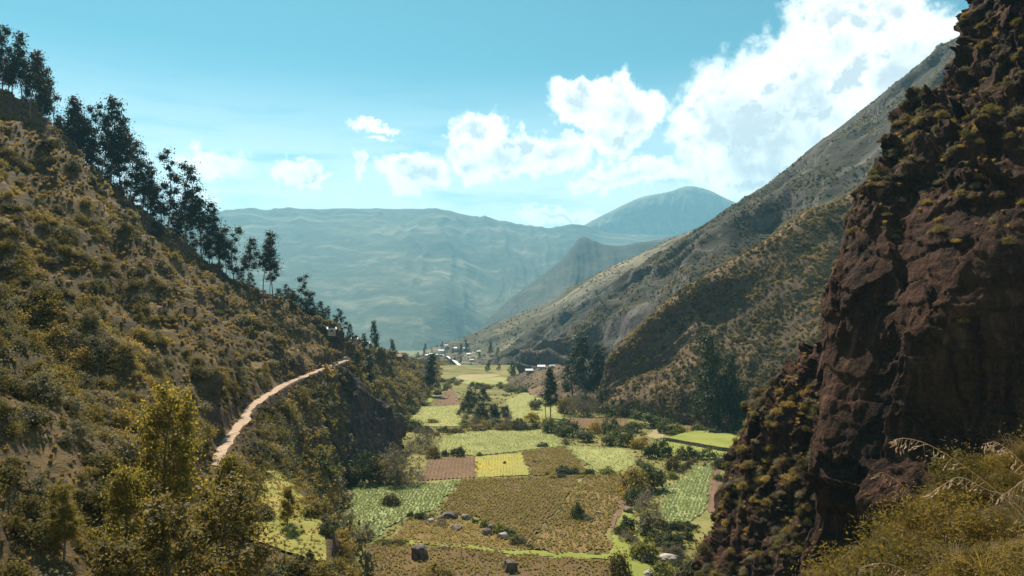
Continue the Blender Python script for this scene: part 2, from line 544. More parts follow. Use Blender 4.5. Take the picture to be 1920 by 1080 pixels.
def axis(lo, hi, step, ext, n):
    core = np.arange(lo, hi + step * .5, step)
    g = np.geomspace(step * 2, ext, n)
    return np.concatenate([(lo - g)[::-1], core, hi + g])


xs, ys = axis(-130, 190, 2.2, 11600, 34), axis(120, 620, 2.2, 11600, 40)
XX, YY = np.meshgrid(xs, ys)
gz = floor_z(XX, YY)
gz = gz + 0.10 * fbm(np.stack([XX / 5, YY / 5, XX * 0], -1), 3, 9)
gm = mesh_np('ground', np.stack([XX, YY, gz], -1).reshape(-1, 3), grid_quads(len(xs), len(ys)), [M['ground']])
link('ground', gm, kind='structure', label='green and ochre grassy floor of the valley')


def on_floor(px, py, dz=0.0):
    """point of the valley floor seen at frame position px, py"""
    d = -FZ * F / (py - HY)
    for _ in range(3):
        x = (px - 960) / F * d
        z = float(floor_z(np.array([x]), np.array([d]))[0]) + dz
        d = -z * F / (py - HY)
    return np.array([(px - 960) / F * d, d, z])


# ------------------------------------------------------------------ left hillside with its path
rows_C = [(-150, 40, 80), (-160, 90, 85), (-180, 150, 92), (-190, 205, 95), W(-30, 130, 236), W(42, 192, 244), W(100, 245, 250), W(150, 305, 255),
          W(220, 368, 262), W(320, 440, 270), W(430, 520, 281), W(540, 580, 290), W(620, 624, 310), W(690, 648, 420), W(750, 668, 600), W(790, 682, 720), W(815, 676, 1000)]
rows_P = [(-15, -20, -20), (-18, 35, -20), (-30, 70, -21), (-36, 90, -20.6), W(410, 860, 107.7), W(432, 820, 124), W(458, 785, 144), W(470, 765, 157), W(500, 742, 177),
          W(547, 715, 207), W(592, 697, 235), W(642, 677, 278), (-67, 301, -15), W(703, 685, 385), W(765, 690, 560), W(800, 692, 700), W(830, 678, 980)]
rows_S1 = [(-9, -20, -25), (-13, 33, -24), (-26, 68, -25), (-32, 89, -26), (-36, 105, -26), (-40.5, 121, -26), (-46, 142, -26), (-49, 155, -27), (-53, 175, -27),
           (-56, 204, -27), (-58.5, 232, -26), (-58.5, 274, -25), (-60, 300, -25), W(718, 715, 365), W(780, 708, 530), W(812, 700, 680), W(840, 682, 970)]
rows_S2 = [(0, -20, -30), (-5, 30, -28), (-16, 64, -27), (-20, 84, -27), (-25, 99, -27), (-34, 117, -27.5), (-42, 138, -30), (-45, 152, -36), (-48, 173, -39),
           (-51.5, 202, -39), (-54.5, 229, -40), (-54, 271, -40), (-55, 298, -39), W(730, 745, 352), W(790, 722, 510), W(822, 706, 665), W(850, 686, 960)]
rows_T = [(15, -20, -54), (10, 20, -54), (0, 55, -54), (-10, 82, -54), (-16, 98, -54), (-23, 116, -54), (-31, 137, -54), (-38, 151, -54), (-42, 172, -54),
          (-46.5, 200, -54), (-50, 227, -54), (-50, 268, -54), (-50, 296, -54), W(745, 815, 345), W(800, 755, 480), W(835, 720, 640), W(860, 692, 950)]
rC, rP, rS1, rS2, rT = [np.array([np.array(q, float) for q in r]) for r in (rows_C, rows_P, rows_S1, rows_S2, rows_T)]
dirs = rC - rP
dl = np.linalg.norm(dirs[:, :2], axis=1, keepdims=True)
unit = np.concatenate([dirs[:, :2] / dl, np.zeros((len(dl), 1))], 1)
rPi = rP + unit * 2.1
rPo = rP - unit * 2.1
back = rC + unit * 12 + np.array([0, 0, -3.0])
back2 = rC + unit * 70 + np.array([0, 0, -40.0])
f = np.clip(dl / 60, 0.15, 1)
rM0 = rPi + (rC - rPi) * 0.06 + np.array([0, 0, 1.0]) * 2.2 * f
rM1 = rPi + (rC - rPi) * 0.30 + np.array([0, 0, 1.0]) * 2.0 * f
rM2 = rPi + (rC - rPi) * 0.62 + np.array([0, 0, 1.0]) * 1.0 * f
rM3 = rPi + (rC - rPi) * 0.86 + np.array([0, 0, -1.0]) * (np.interp(np.arange(len(rP)), [0, 3, 4, 8, 10, 16], [3, 7, 8.5, 7, 3, 2])[:, None]) * f
net = [back2, back, rC, rM3, rM2, rM1, rM0, rPi, rPo, rS1, rS2, rT]
tr = np.concatenate([np.linspace(0, 2, 14)[:-1], np.linspace(2, 6, 100)[:-1], np.linspace(6, 8, 14)[:-1], np.linspace(8, 11, 52)])
LH = Patch(net, tr, 420, lin_rows=True)
trg = tr[:, None] * np.ones((1, 420))
away = np.clip(np.maximum(6.9 - trg, trg - 8.2) / 0.8, 0, 1)
up_w = np.where(trg < 6.9, 1.0, 0.45)
G = LH.G
d1 = fbm(G / np.array([26, 26, 40]), 4, 21) * 5.0 + ridged(G / np.array([17, 17, 30]), 4, 5) * 2.2
d2 = fbm(G / 5.0, 4, 8) * 1.1
# steep dark band just under the crest at far left
tcl = LH.tc[None, :] * np.ones((len(tr), 1))
gul = ridged(np.stack([tcl * 1.7 + .55 * fbm(G / 35.0, 3, 23), trg * .35, tcl * 0], -1), 3, 27) - .35
gw = np.clip((trg - 1.6) / .8, .15, 1) * np.clip((6.6 - trg) / 1.2, 0, 1)
LH.displace((d1 + d2) * away * up_w + gul * 6.5 * gw, 'n')
hill_o = link('hillside', LH.mesh('hillside', [M['hill']]), kind='structure', label='steep scrubby hillside rising on the left above the dirt path')

tpath = np.linspace(3.7, 12.6, 260)
pin, pout = crom(rPi, tpath), crom(rPo, tpath)
wob = fbm(np.stack([tpath * 4, tpath * 0, tpath * 0], -1), 3, 4)[:, None]
w2 = fbm(np.stack([tpath * 4, tpath * 0 + 9, tpath * 0], -1), 3, 14)[:, None]
cross = []
for q in np.linspace(0, 1, 7):
    c = pin * (1 - q) + pout * q
    c = c + (pin - pout) * (wob * (0.34 * (1 - q)) + w2 * (0.34 * q))
    c[:, 2] += 0.16 - 0.35 * (q - 0.5) ** 2
    cross.append(c)
PG = np.stack(cross, 0)
PG[..., 2] += 0.05 * fbm(PG / 0.9, 2, 6)
link('dirt_path', mesh_np('dirt_path', PG.reshape(-1, 3), grid_quads(260, 7)[:, ::-1], [M['path']]), kind='structure',
     label='pale dirt footpath climbing round the left hillside')

# ------------------------------------------------------------------ right-hand slopes and the far ranges


def ridge_patch(name, rows, nv, nu, mat, amps, label, seed, along='n', streak=0.0, sfreq=16, along_spur=0.0):
    P = Patch([[W(*q) for q in r] for r in rows], nv, nu)
    G = P.G
    d = 0
    for size, amp in amps:
        d = d + fbm(G / size, 4, seed) * amp
        seed += 7
    if streak:
        # spurs and gullies that run down the slope
        tc = np.linspace(0, 1, nu)[None, :] * np.ones((nv, 1))
        trr = np.linspace(0, 1, nv)[:, None] * np.ones((1, nu))
        q = np.stack([tc * sfreq + 0.8 * fbm(G / (G[..., 1].mean() * 0.12), 3, seed), trr * 1.3, tc * 0], -1)
        d = d + ridged(q, 3, seed + 3) * streak
    if along_spur:
        # ribs and gullies that run down the length of the spur
        tc = np.linspace(0, 1, nu)[None, :] * np.ones((nv, 1))
        trr = np.linspace(0, 1, nv)[:, None] * np.ones((1, nu))
        q = np.stack([trr * 6 + 0.5 * fbm(G / (G[..., 1].mean() * 0.12), 3, seed + 50), tc * 3.0, tc * 0], -1)
        d = d + ridged(q, 4, seed + 53) * along_spur
    wc = np.clip(np.abs(P.tr - 1.0) / 0.45, 0.12, 1.0)[:, None]
    P.displace(d * wc, along)
    o = link(name, P.mesh(name, [M[mat]]), kind='structure', label=label)
    return P


def behind(r, dd, dy):
    return [(x + 12, y + dy, d + dd) for x, y, d in r]


s1c = [(1122, 772, 426), (1143, 715, 425), (1172, 650, 424), (1235, 583, 423), (1298, 533, 422), (1378, 484, 424), (1444, 449, 426), (1511, 398, 428), (1590, 368, 432), (1700, 290, 440), (1850, 180, 455), (2080, 30, 480)]
s1t = [(1118, 782, 420), (1135, 784, 400), (1165, 790, 385), (1205, 796, 372), (1250, 800, 360), (1300, 806, 350), (1350, 810, 342), (1400, 815, 332), (1470, 830, 320), (1560, 840, 310), (1700, 850, 300), (1900, 850, 300)]


def midrow(a, b, f, dz=0.0):
    o = []
    for p, q in zip(a, b):
        v = W(*p) * (1 - f) + W(*q) * f
        v[2] += dz
        o.append((960 + v[0] / v[1] * F, HY - v[2] / v[1] * F, v[1]))
    return o


RS1 = ridge_patch('near_right_slope', [behind(s1c, 60, 60), s1c, midrow(s1c, s1t, .33, 2), midrow(s1c, s1t, .66, 0), s1t, [(x, y + 30, d - 12) for x, y, d in s1t]], 120, 190, 'right',
                  ((30, 3.0), (9, 1.0)), 'bush-dotted slope behind the red cliff on the right', 40, streak=1.0, along_spur=5.5)
s2c = [(985, 700, 790), (1040, 668, 790), (1102, 607, 800), (1165, 537, 820), (1222, 493, 840), (1280, 453, 860), (1369, 387, 880), (1447, 342, 890), (1520, 284, 900), (1613, 209, 900), (1740, 118, 900), (1830, 60, 900), (2000, -60, 900)]
s2t = [(985, 705, 680), (1060, 705, 640), (1120, 705, 610), (1170, 690, 590), (1215, 650, 570), (1270, 610, 555), (1340, 560, 545), (1420, 510, 540), (1500, 455, 540), (1600, 400, 545), (1720, 330, 550), (1850, 260, 570), (2050, 150, 600)]
RS2 = ridge_patch('scree_slope', [behind(s2c, 120, 60), s2c, midrow(s2c, s2t, .33, 4), midrow(s2c, s2t, .66, 3), s2t, [(x, y + 70, d - 30) for x, y, d in s2t]], 150, 200, 'scree',
                  ((70, 9.0), (18, 2.6)), 'long grey scree slope of the right-hand mountain', 60, streak=2.0, along_spur=26.0)
def farther(r, k):
    return [(x, y, d * k) for x, y, d in r]


s3bc = [(895, 694, 830), (915, 686, 930), (955, 650, 1010), (1000, 616, 1060), (1055, 580, 1110), (1110, 548, 1150), (1170, 520, 1180), (1260, 480, 1200)]
s3bt = [(900, 700, 800), (940, 697, 850), (990, 690, 880), (1040, 665, 920), (1085, 630, 960), (1130, 590, 990), (1190, 560, 1010), (1280, 520, 1020)]
RS3b = ridge_patch('middle_spur', [behind(s3bc, 80, 40), s3bc, midrow(s3bc, s3bt, .5, -8), s3bt, [(x + 12, y + 45, d - 60) for x, y, d in s3bt]], 75, 110, 'scree', ((60, 8.0), (20, 3.0)), 'dark spur running down to the village', 75, streak=2.0, along_spur=14.0)
s3c = [(740, 690, 1500), (775, 671, 1500), (840, 653, 1500), (905, 622, 1490), (950, 598, 1460), (1036, 566, 1430), (1093, 534, 1420), (1143, 506, 1420), (1203, 480, 1420), (1260, 450, 1430), (1330, 418, 1450), (1450, 370, 1480)]
s3t = [(760, 690, 1200), (800, 690, 1150), (850, 690, 1080), (900, 690, 1040), (950, 690, 1010), (1010, 680, 990), (1070, 640, 1000), (1120, 610, 1000), (1180, 580, 1000), (1240, 540, 1010), (1320, 500, 1020), (1430, 440, 1040)]
RS3 = ridge_patch('terraced_slope', [behind(s3c, 200, 60), s3c, midrow(s3c, s3t, .5, -10), s3t, [(x, y + 45, d - 50) for x, y, d in s3t]], 95, 160, 'terraced', ((110, 12.0), (30, 4.0)), 'terraced slope above the far village', 80, streak=3.0, along_spur=16.0)
s4c = [(880, 655, 2300), (904, 612, 2300), (948, 569, 2320), (986, 541, 2340), (1036, 503, 2360), (1062, 478, 2370), (1089, 446, 2380), (1112, 451, 2380), (1134, 459, 2390), (1160, 462, 2400), (1200, 456, 2420), (1254, 446, 2450), (1350, 430, 2500)]
s4t = [(900, 680, 1800), (930, 670, 1750), (965, 650, 1700), (1000, 630, 1680), (1040, 610, 1680), (1070, 600, 1750), (1095, 590, 1950), (1120, 590, 1900), (1140, 585, 1800), (1170, 580, 1780), (1220, 570, 1780), (1270, 560, 1800), (1370, 540, 1850)]
s4c, s4t = farther(s4c, 1.55), farther(s4t, 1.55)
RS4 = ridge_patch('pointed_spur', [behind(s4c, 300, 60), s4c, midrow(s4c, s4t, .4, -10), s4t], 70, 130, 'spur', ((220, 14.0), (60, 5.0)), 'pointed rocky spur standing before the far range', 90, streak=9.0)
spc = [(945, 716, 640), (975, 701, 625), (1003, 691, 610), (1035, 684, 600), (1070, 690, 590), (1105, 712, 575), (1130, 742, 550)]
spt = [(950, 728, 560), (975, 740, 515), (1003, 750, 480), (1035, 757, 460), (1070, 764, 440), (1105, 772, 420), (1135, 780, 400)]
SP = ridge_patch('rubble_slope', [behind(spc, 60, 14), spc, midrow(spc, spt, .5, 1.0), spt, [(x, y + 40, d - 15) for x, y, d in spt]], 70, 110, 'right', ((22, 2.4), (7, 1.0)), 'pinkish rubbly slope below the white-roofed houses', 85, along_spur=1.6)
f1c = [(-300, 450, 4300), (100, 420, 4300), (300, 405, 4300), (420, 399, 4300), (520, 396, 4300), (620, 392, 4300), (720, 391, 4300), (800, 393, 4300), (870, 402, 4350), (930, 415, 4400), (980, 425, 4450), (1030, 430, 4500), (1090, 428, 4600), (1200, 445, 4700), (1500, 450, 4800)]
f1t = [(x, 690, 2350 + 120 * math.sin(i * 1.7)) for i, (x, y, d) in enumerate(f1c)]
f1c, f1t = farther(f1c, 1.6), farther(f1t, 1.5)
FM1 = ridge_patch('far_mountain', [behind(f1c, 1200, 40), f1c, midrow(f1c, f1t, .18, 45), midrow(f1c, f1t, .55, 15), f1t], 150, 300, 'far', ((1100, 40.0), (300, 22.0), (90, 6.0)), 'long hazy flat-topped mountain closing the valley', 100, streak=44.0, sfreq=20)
f2c = [(1000, 470, 5200), (1060, 443, 5200), (1100, 421, 5200), (1150, 394, 5200), (1200, 371, 5200), (1250, 360, 5200), (1290, 349, 5200), (1330, 357, 5200), (1370, 376, 5200), (1450, 410, 5200), (1600, 480, 5200)]
f2t = [(x - 30, 560, 4700) for x, y, d in f2c]
f2c, f2t = farther(f2c, 1.6), farther(f2t, 1.6)
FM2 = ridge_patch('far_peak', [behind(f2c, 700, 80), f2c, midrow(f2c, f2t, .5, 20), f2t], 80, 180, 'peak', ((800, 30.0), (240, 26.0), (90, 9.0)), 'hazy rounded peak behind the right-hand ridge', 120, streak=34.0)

# ------------------------------------------------------------------ red cliff on the right, its buttress, and the outcrop below the path
crow = [
    [(1818, -70, 121), (1850, -70, 112), (1905, -80, 104), (2080, -90, 95)],
    [(1816, 30, 120), (1850, 30, 111), (1905, 20, 103), (2080, 0, 94)],
    [(1806, 100, 118), (1850, 95, 110), (1915, 80, 101), (2080, 60, 93)],
    [(1740, 160, 118), (1800, 160, 109), (1895, 150, 100), (2080, 120, 91)],
    [(1682, 215, 116), (1770, 215, 107), (1880, 200, 98), (2080, 180, 90)],
    [(1655, 285, 113), (1740, 290, 105), (1865, 280, 96), (2080, 270, 88)],
    [(1600, 365, 111), (1700, 372, 102), (1845, 370, 93), (2080, 370, 85)],
    [(1582, 450, 108), (1690, 460, 99), (1830, 465, 90), (2080, 475, 83)],
    [(1552, 545, 106), (1670, 560, 97), (1820, 570, 88), (2080, 580, 81)],
    [(1540, 640, 105), (1660, 655, 96), (1815, 665, 87), (2080, 670, 80)],
    [(1530, 735, 103.5), (1650, 750, 95), (1810, 760, 87), (2080, 760, 79)],
    [(1518, 830, 101.5), (1640, 850, 94), (1800, 860, 86.5), (2080, 860, 78)],
    [(1506, 895, 100), (1580, 925, 94), (1700, 975, 86), (2080, 1000, 77)],
    [(1510, 960, 104), (1600, 1010, 99), (1720, 1060, 92), (2080, 1100, 82)],
    [(1480, 1100, 98), (1600, 1130, 92), (1720, 1160, 86), (2080, 1180, 76)],
    [(1460, 1300, 90), (1600, 1300, 85), (1720, 1300, 80), (2080, 1300, 70)]]
cn = []
for r in crow:
    pts = [W(*q) for q in r]
    e = pts[0]
    cn.append([e + np.array([16, 30, -1.5]), e + np.array([3.5, 8, -.4])] + pts)
CL = Patch(cn, 440, 300)
G = CL.G
wtop = np.clip((G[..., 2] - 12) / 14, 0, 1)
wcr = np.clip(wtop + np.clip((6 - np.arange(300)[None, :] / 18.0) / 3.0, 0, 1) * .8 + np.clip(fbm(G / 12.0, 3, 265) * 2, 0, .6), 0, 1)
warp = G + 1.2 * np.stack([fbm(G / 5.0, 3, 261), fbm(G / 5.0, 3, 262), fbm(G / 5.0, 3, 263)], -1)
dd = fbm(G / np.array([10, 10, 24]), 4, 201) * (.5 + 1.2 * wcr) + facets(warp / np.array([13, 13, 34]), 204, .8) * 2.2 + facets(warp / np.array([5, 5, 16]), 205) * (.25 + 1.1 * wcr) + facets(warp / np.array([1.8, 1.8, 5.0]), 206) * (.16 + .4 * wcr) + facets(warp / np.array([9, 9, 2.2]), 208) * .35 + fbm(G / np.array([1, 1, 2.4]), 4, 231) * (.14 + .2 * wcr)
dd = dd + wtop * (facets(warp / np.array([4, 4, 3.2]), 207, .9) * 2.2 + fbm(G / 4.0, 3, 251) * 1.4)
CL.displace(dd - 1.0 - 1.2 * wtop)
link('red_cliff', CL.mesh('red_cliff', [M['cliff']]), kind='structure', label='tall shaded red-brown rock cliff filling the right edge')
brow = [
    [(1512, 672, 127), (1525, 655, 122), (1560, 640, 116)],
    [(1462, 722, 127), (1500, 712, 121), (1550, 710, 113)],
    [(1405, 765, 127), (1465, 765, 119), (1545, 765, 111)],
    [(1390, 835, 127), (1450, 845, 117), (1535, 850, 108)],
    [(1366, 925, 126), (1440, 930, 114), (1525, 930, 106)],
    [(1340, 1000, 124), (1420, 1010, 112), (1515, 1010, 104)],
    [(1316, 1075, 122), (1410, 1085, 110), (1510, 1090, 101)],
    [(1290, 1180, 120), (1390, 1190, 107), (1500, 1190, 99)]]
bn = []
for r in brow:
    pts = [W(*q) for q in r]
    e = pts[0]
    bn.append([e + np.array([18, 34, -4]), e + np.array([4, 9, -.8])] + pts + [pts[-1] + np.array([6, 4, 0])])
BT = Patch(bn, 260, 190)
G = BT.G
warp = G + 1.0 * np.stack([fbm(G / 4.0, 3, 361), fbm(G / 4.0, 3, 362), fbm(G / 4.0, 3, 363)], -1)
BT.displace(fbm(G / np.array([7, 7, 14]), 4, 301) * 1.8 + facets(warp / np.array([3.6, 3.6, 6]), 305, .8) * 1.7 + facets(warp / np.array([1.4, 1.4, 2.2]), 306, .8) * .6 + fbm(G / 1.2, 4, 321) * 0.3)
link('cliff_buttress', BT.mesh('cliff_buttress', [M['cliff']]), kind='structure', label='broken scrubby buttress at the foot of the red cliff')
orow = [
    [(560, 716, 216), (600, 700, 238), (640, 688, 262), (668, 706, 268), (692, 738, 272), (722, 755, 276), (741, 772, 279), (752, 776, 292)],
    [(560, 735, 213), (598, 728, 233), (638, 722, 257), (668, 735, 262), (692, 762, 267), (722, 775, 271), (743, 788, 275), (754, 792, 290)],
    [(565, 765, 210), (600, 770, 228), (640, 768, 250), (670, 772, 256), (694, 795, 262), (722, 805, 267), (744, 815, 272), (755, 815, 288)],
    [(575, 800, 206), (610, 815, 222), (645, 820, 243), (672, 822, 250), (696, 830, 256), (722, 835, 262), (742, 838, 268), (755, 838, 285)],
    [(590, 850, 200), (625, 870, 212), (655, 880, 232), (680, 880, 240), (700, 875, 248), (722, 870, 255), (742, 865, 263), (757, 862, 280)]]
on = [[W(*q) + np.array([-7, 4, .3]) for q in orow[0]]] + [[W(*q) for q in r] for r in orow]
OC = Patch(on, 130, 200, lin_rows=True)
G = OC.G
wo = np.clip((OC.tr - 0.9) / 0.6, 0, 1)[:, None]
OC.displace(wo * (fbm(G / np.array([6, 6, 18]), 4, 401) * 1.8 + facets(G / np.array([3.5, 3.5, 9]), 411) * 1.6 + facets(G / np.array([1.5, 1.5, 3.5]), 412) * .6 + fbm(G / 1.5, 3, 421) * .4))
link('rock_outcrop', OC.mesh('rock_outcrop', [M['outcrop']]), kind='structure', label='dark rock face below the bend of the dirt path')

# ------------------------------------------------------------------ the hummock at the camera's feet, right
mr = [
    [(-3, -4, -2.4), (0, -4, -2.0), (3, -4, -1.9), (6, -4, -1.8), (10, -4, -1.6), (16, -4, -1.2)],
    [(-.8, 5, -6), (1.2, 5, -3.4), (2.6, 5, -2.6), (4.2, 5, -2.1), (7, 5, -1.7), (12, 5, -1.2)],
    [(1.5, 8, -6.5), (2.8, 8, -4.0), (4, 8, -3.1), (5.4, 8, -2.5), (7.8, 8, -2.0), (12, 8, -1.5)],
    [W(1560, 1130, 10), W(1612, 1065, 10.2), W(1690, 1000, 10.6), W(1770, 935, 11), W(1860, 880, 11.5), W(2100, 810, 12.5)],
    [W(1560, 1250, 12), W(1620, 1200, 12.3), W(1700, 1150, 12.6), W(1780, 1100, 13), W(1870, 1030, 13.5), W(2100, 960, 14.5)],
    [W(1560, 1900, 14), W(1640, 1900, 14.3), W(1720, 1900, 14.6), W(1800, 1850, 15), W(1880, 1800, 15.5), W(2100, 1700, 16)]]
MD = Patch(mr, 110, 110)
MD.displace(fbm(MD.G / 1.4, 4, 501) * 0.18, 'z')
link('grassy_hummock', MD.mesh('grassy_hummock', [M['hill']]), kind='structure', label='sunlit grassy hummock in the bottom right corner')

# ------------------------------------------------------------------ fields
def crop_field(label, poly, rowdir, spacing, soil, crop=None, plant=0.4, step=0.5, furrow=0.10, crop_label=None, keep=1.0, name='crop_field', dz=0.06, seed=0, edge=0.9, jitter=.16):
    """poly: frame positions on the valley floor; rowdir: two frame positions giving the direction of the rows"""
    rg = np.random.default_rng(900 + seed)
    P = np.array([on_floor(*q)[:2] for q in poly])
    a, b = on_floor(*rowdir[0])[:2], on_floor(*rowdir[1])[:2]
    e = (b - a) / np.linalg.norm(b - a)
    n = np.array([-e[1], e[0]])
    U, Vv = P @ e, P @ n
    su, sv = max(spacing * 0.8, 0.8), spacing / 3.0
    us, vs = np.arange(U.min() - 1, U.max() + 1, su), np.arange(Vv.min() - 1, Vv.max() + 1, sv)
    UU, VV = np.meshgrid(us, vs)
    xy = UU[..., None] * e + VV[..., None] * n

    def inside(q):
        qx, qy = q[..., 0], q[..., 1]
        w = fbm(np.stack([qx / 3.0, qy / 3.0, qx * 0], -1), 3, 77 + seed)
        qx = qx + w * edge * 2
        qy = qy + w * edge * 2
        r = np.zeros(qx.shape, bool)
        for i in range(len(P)):
            x0, y0 = P[i]
            x1, y1 = P[(i + 1) % len(P)]
            c = ((y0 > qy) != (y1 > qy)) & (qx < (x1 - x0) * (qy - y0) / (y1 - y0 + 1e-12) + x0)
            r ^= c
        return r
    z = floor_z(xy[..., 0], xy[..., 1]) + 0.14 + dz
    fw = furrow * np.cos(VV / spacing * 2 * math.pi) + 0.05 * fbm(np.stack([UU / 1.3, VV / 1.3, UU * 0], -1), 3, seed)
    V = np.concatenate([xy, (z + fw)[..., None]], -1)
    q = grid_quads(len(us), len(vs))
    cen = V.reshape(-1, 3)[q].mean(1)
    q = q[inside(cen)]
    used, inv = np.unique(q.ravel(), return_inverse=True)
    me = mesh_np(name, V.reshape(-1, 3)[used], inv.reshape(-1, 4), [soil])
    fo = link(name, me, kind='structure', label=label)
    if crop is not None:
        us2, vs2 = np.arange(U.min(), U.max(), step), np.arange(np.floor(Vv.min() / spacing) * spacing, Vv.max(), spacing)
        A, B = np.meshgrid(us2, vs2)
        A = A + rg.normal(0, step * .25, A.shape)
        B = B + rg.normal(0, spacing * jitter, B.shape)
        c = (A[..., None] * e + B[..., None] * n).reshape(-1, 2)
        c = c[inside(c)]
        gap = fbm(np.stack([c[:, 0] / 4.0, c[:, 1] / 4.0, c[:, 0] * 0], -1), 3, 55 + seed)
        c = c[rg.random(len(c)) < keep * (1 + gap * 0.9)]
        zc = floor_z(c[:, 0], c[:, 1]) + 0.16 + dz + furrow
        nl = 4
        cc = np.repeat(np.concatenate([c, zc[:, None]], 1), nl, 0)
        m = len(cc)
        sz = plant * np.repeat(rg.uniform(.55, 1.3, len(c)), nl)
        ang = rg.random(m) * 2 * math.pi
        out = np.stack([np.cos(ang), np.sin(ang), rg.uniform(.25, 1.1, m)], 1)
        out /= np.linalg.norm(out, axis=1, keepdims=True)
        side = np.stack([-np.sin(ang), np.cos(ang), np.zeros(m)], 1)
        tip = cc + out * sz[:, None]
        mid = cc + out * sz[:, None] * .5 + np.array([0, 0, .1]) * sz[:, None]
        Vt = np.stack([cc, mid + side * sz[:, None] * .38, tip, mid - side * sz[:, None] * .38], 1).reshape(-1, 3)
        cm = mesh_np('crop_rows', Vt, np.arange(len(Vt)).reshape(-1, 4), [crop], smooth=False)
        link('crop_rows', cm, parent=fo, kind='stuff', label=crop_label)
    return fo


def soil_mat(name, a, b, c, sc=0.25):
    m, k = new_mat(name)
    p, g = pos_of(k)
    n1 = k.noise(p, sc * .3, 6.0, .6).outputs[0]
    n2 = k.noise(p, 2.0, 6.0, .7).outputs[0]
    col = k.mixc(k.smooth(n1, .36, .64), c4(*a), c4(*b))
    col = k.mixc(k.math('MULTIPLY', k.smooth(n2, .45, .7), .6), col, c4(*c))
    return finish(m, k, col, .95, n2, .8, .12)


SO = {
    'brown': soil_mat('brown_soil', (.11, .066, .03), (.145, .09, .038), (.185, .13, .052)),
    'red': soil_mat('reddish_soil', (.13, .075, .045), (.17, .10, .06), (.22, .15, .09)),
    'ochre': soil_mat('ochre_soil', (.15, .095, .038), (.195, .125, .05), (.235, .17, .062)),
    'pale': soil_mat('pale_green_sward', (.22, .225, .07), (.29, .28, .095), (.19, .21, .07)),
    'mint': soil_mat('cabbage_ground', (.23, .26, .105), (.28, .30, .13), (.22, .27, .11)),
    'grass': soil_mat('bright_grass', (.17, .19, .036), (.23, .235, .05), (.18, .21, .044)),
    'yellow': soil_mat('flowering_yellow_green', (.36, .27, .035), (.25, .235, .065), (.27, .25, .06)),
    'tan': soil_mat('tan_stubble', (.26, .21, .10), (.32, .26, .13), (.30, .27, .11)),
}
CR = {
    'potato': leaf_mat('potato_leaves', [(.13, .12, .032), (.24, .20, .055), (.36, .29, .10)], .3, .7, .3),
    'stubble': leaf_mat('stubble_leaves', [(.26, .18, .10), (.36, .26, .15)], .3, .7, .3),
    'cabbage': leaf_mat('cabbage_leaves', [(.15, .18, .07), (.25, .275, .115), (.35, .36, .16)], .3, .6, .3),
    'sprout': leaf_mat('sprout_leaves', [(.13, .135, .04), (.22, .21, .06), (.33, .30, .11)], .3, .7, .3),
}
crop_field('pale green cabbage field left of the brown potato field', [(655, 918), (690, 908), (745, 912), (862, 902), (838, 930), (815, 957), (772, 966), (735, 985), (700, 1012), (652, 990), (646, 950)], ((700, 1000), (760, 915)), 1.0, SO['mint'], CR['cabbage'], .5, .42, .02, 'pale green cabbage plants', seed=1)
crop_field('largest brown and olive potato field in the middle of the valley floor', [(866, 900), (985, 897), (1092, 893), (1060, 935), (1020, 985), (985, 1030), (930, 990), (880, 968), (822, 962)], ((900, 985), (985, 900)), 1.05, SO['brown'], CR['potato'], .54, .5, .09, 'olive potato plants in rows', seed=2)
crop_field('ochre potato field with ridges beside the big dark bush', [(1096, 893), (1170, 890), (1166, 935), (1150, 965), (1138, 1000), (1145, 1030), (1060, 1040), (990, 1031), (1025, 985), (1064, 936)], ((1080, 900), (1165, 915)), 1.15, SO['ochre'], CR['potato'], .52, .52, .12, 'yellowish potato plants in rows', .85, seed=3)
crop_field('brown potato plot along the bottom edge round two square boulders', [(690, 1022), (745, 1018), (860, 1030), (1000, 1045), (1140, 1052), (1150, 1110), (690, 1110)], ((700, 1100), (1100, 1052)), 1.1, SO['brown'], CR['potato'], .5, .55, .12, 'sparse plants on the lowest plot', .75, seed=4)
crop_field('ochre plot behind the low rocks near the cabbage field', [(752, 990), (790, 967), (860, 975), (935, 1000), (990, 1036), (860, 1024), (735, 1012)], ((760, 1010), (860, 980)), 1.05, SO['ochre'], CR['potato'], .5, .55, .10, 'ochre plants behind the rocks', .85, seed=5)
crop_field('reddish striped field next to the yellow plot', [(800, 864), (845, 858), (891, 857), (893, 897), (838, 899), (782, 902)], ((845, 900), (850, 859)), 1.3, SO['red'], CR['stubble'], .34, .55, .20, 'pale stubble on reddish ridges', .8, seed=6)
crop_field('bright yellow-green plot between two brown fields', [(893, 857), (975, 850), (996, 891), (896, 896)], ((900, 890), (905, 858)), 1.0, SO['yellow'], CR['sprout'], .25, .7, .04, 'low yellow-green plants', .5, seed=7)
crop_field('brown dotted potato field right of the yellow plot', [(978, 848), (1056, 838), (1108, 888), (1000, 892)], ((1000, 890), (1060, 840)), 1.1, SO['brown'], CR['potato'], .54, .5, .09, 'pale dotted potato plants', .8, seed=8)
crop_field('pale field with fine diagonal rows behind the yellow plot', [(815, 850), (832, 822), (862, 812), (905, 808), (1030, 808), (1070, 835), (975, 846), (890, 855)], ((860, 850), (960, 812)), 1.5, SO['pale'], CR['cabbage'], .38, .7, .12, 'rows of pale young plants', .9, seed=9)
crop_field('pale field in front of the dark hedge row', [(1062, 836), (1100, 838), (1160, 842), (1200, 862), (1172, 884), (1116, 887)], ((1080, 840), (1150, 885)), 1.3, SO['pale'], CR['cabbage'], .38, .7, .08, 'scattered pale plants', .7, seed=10)
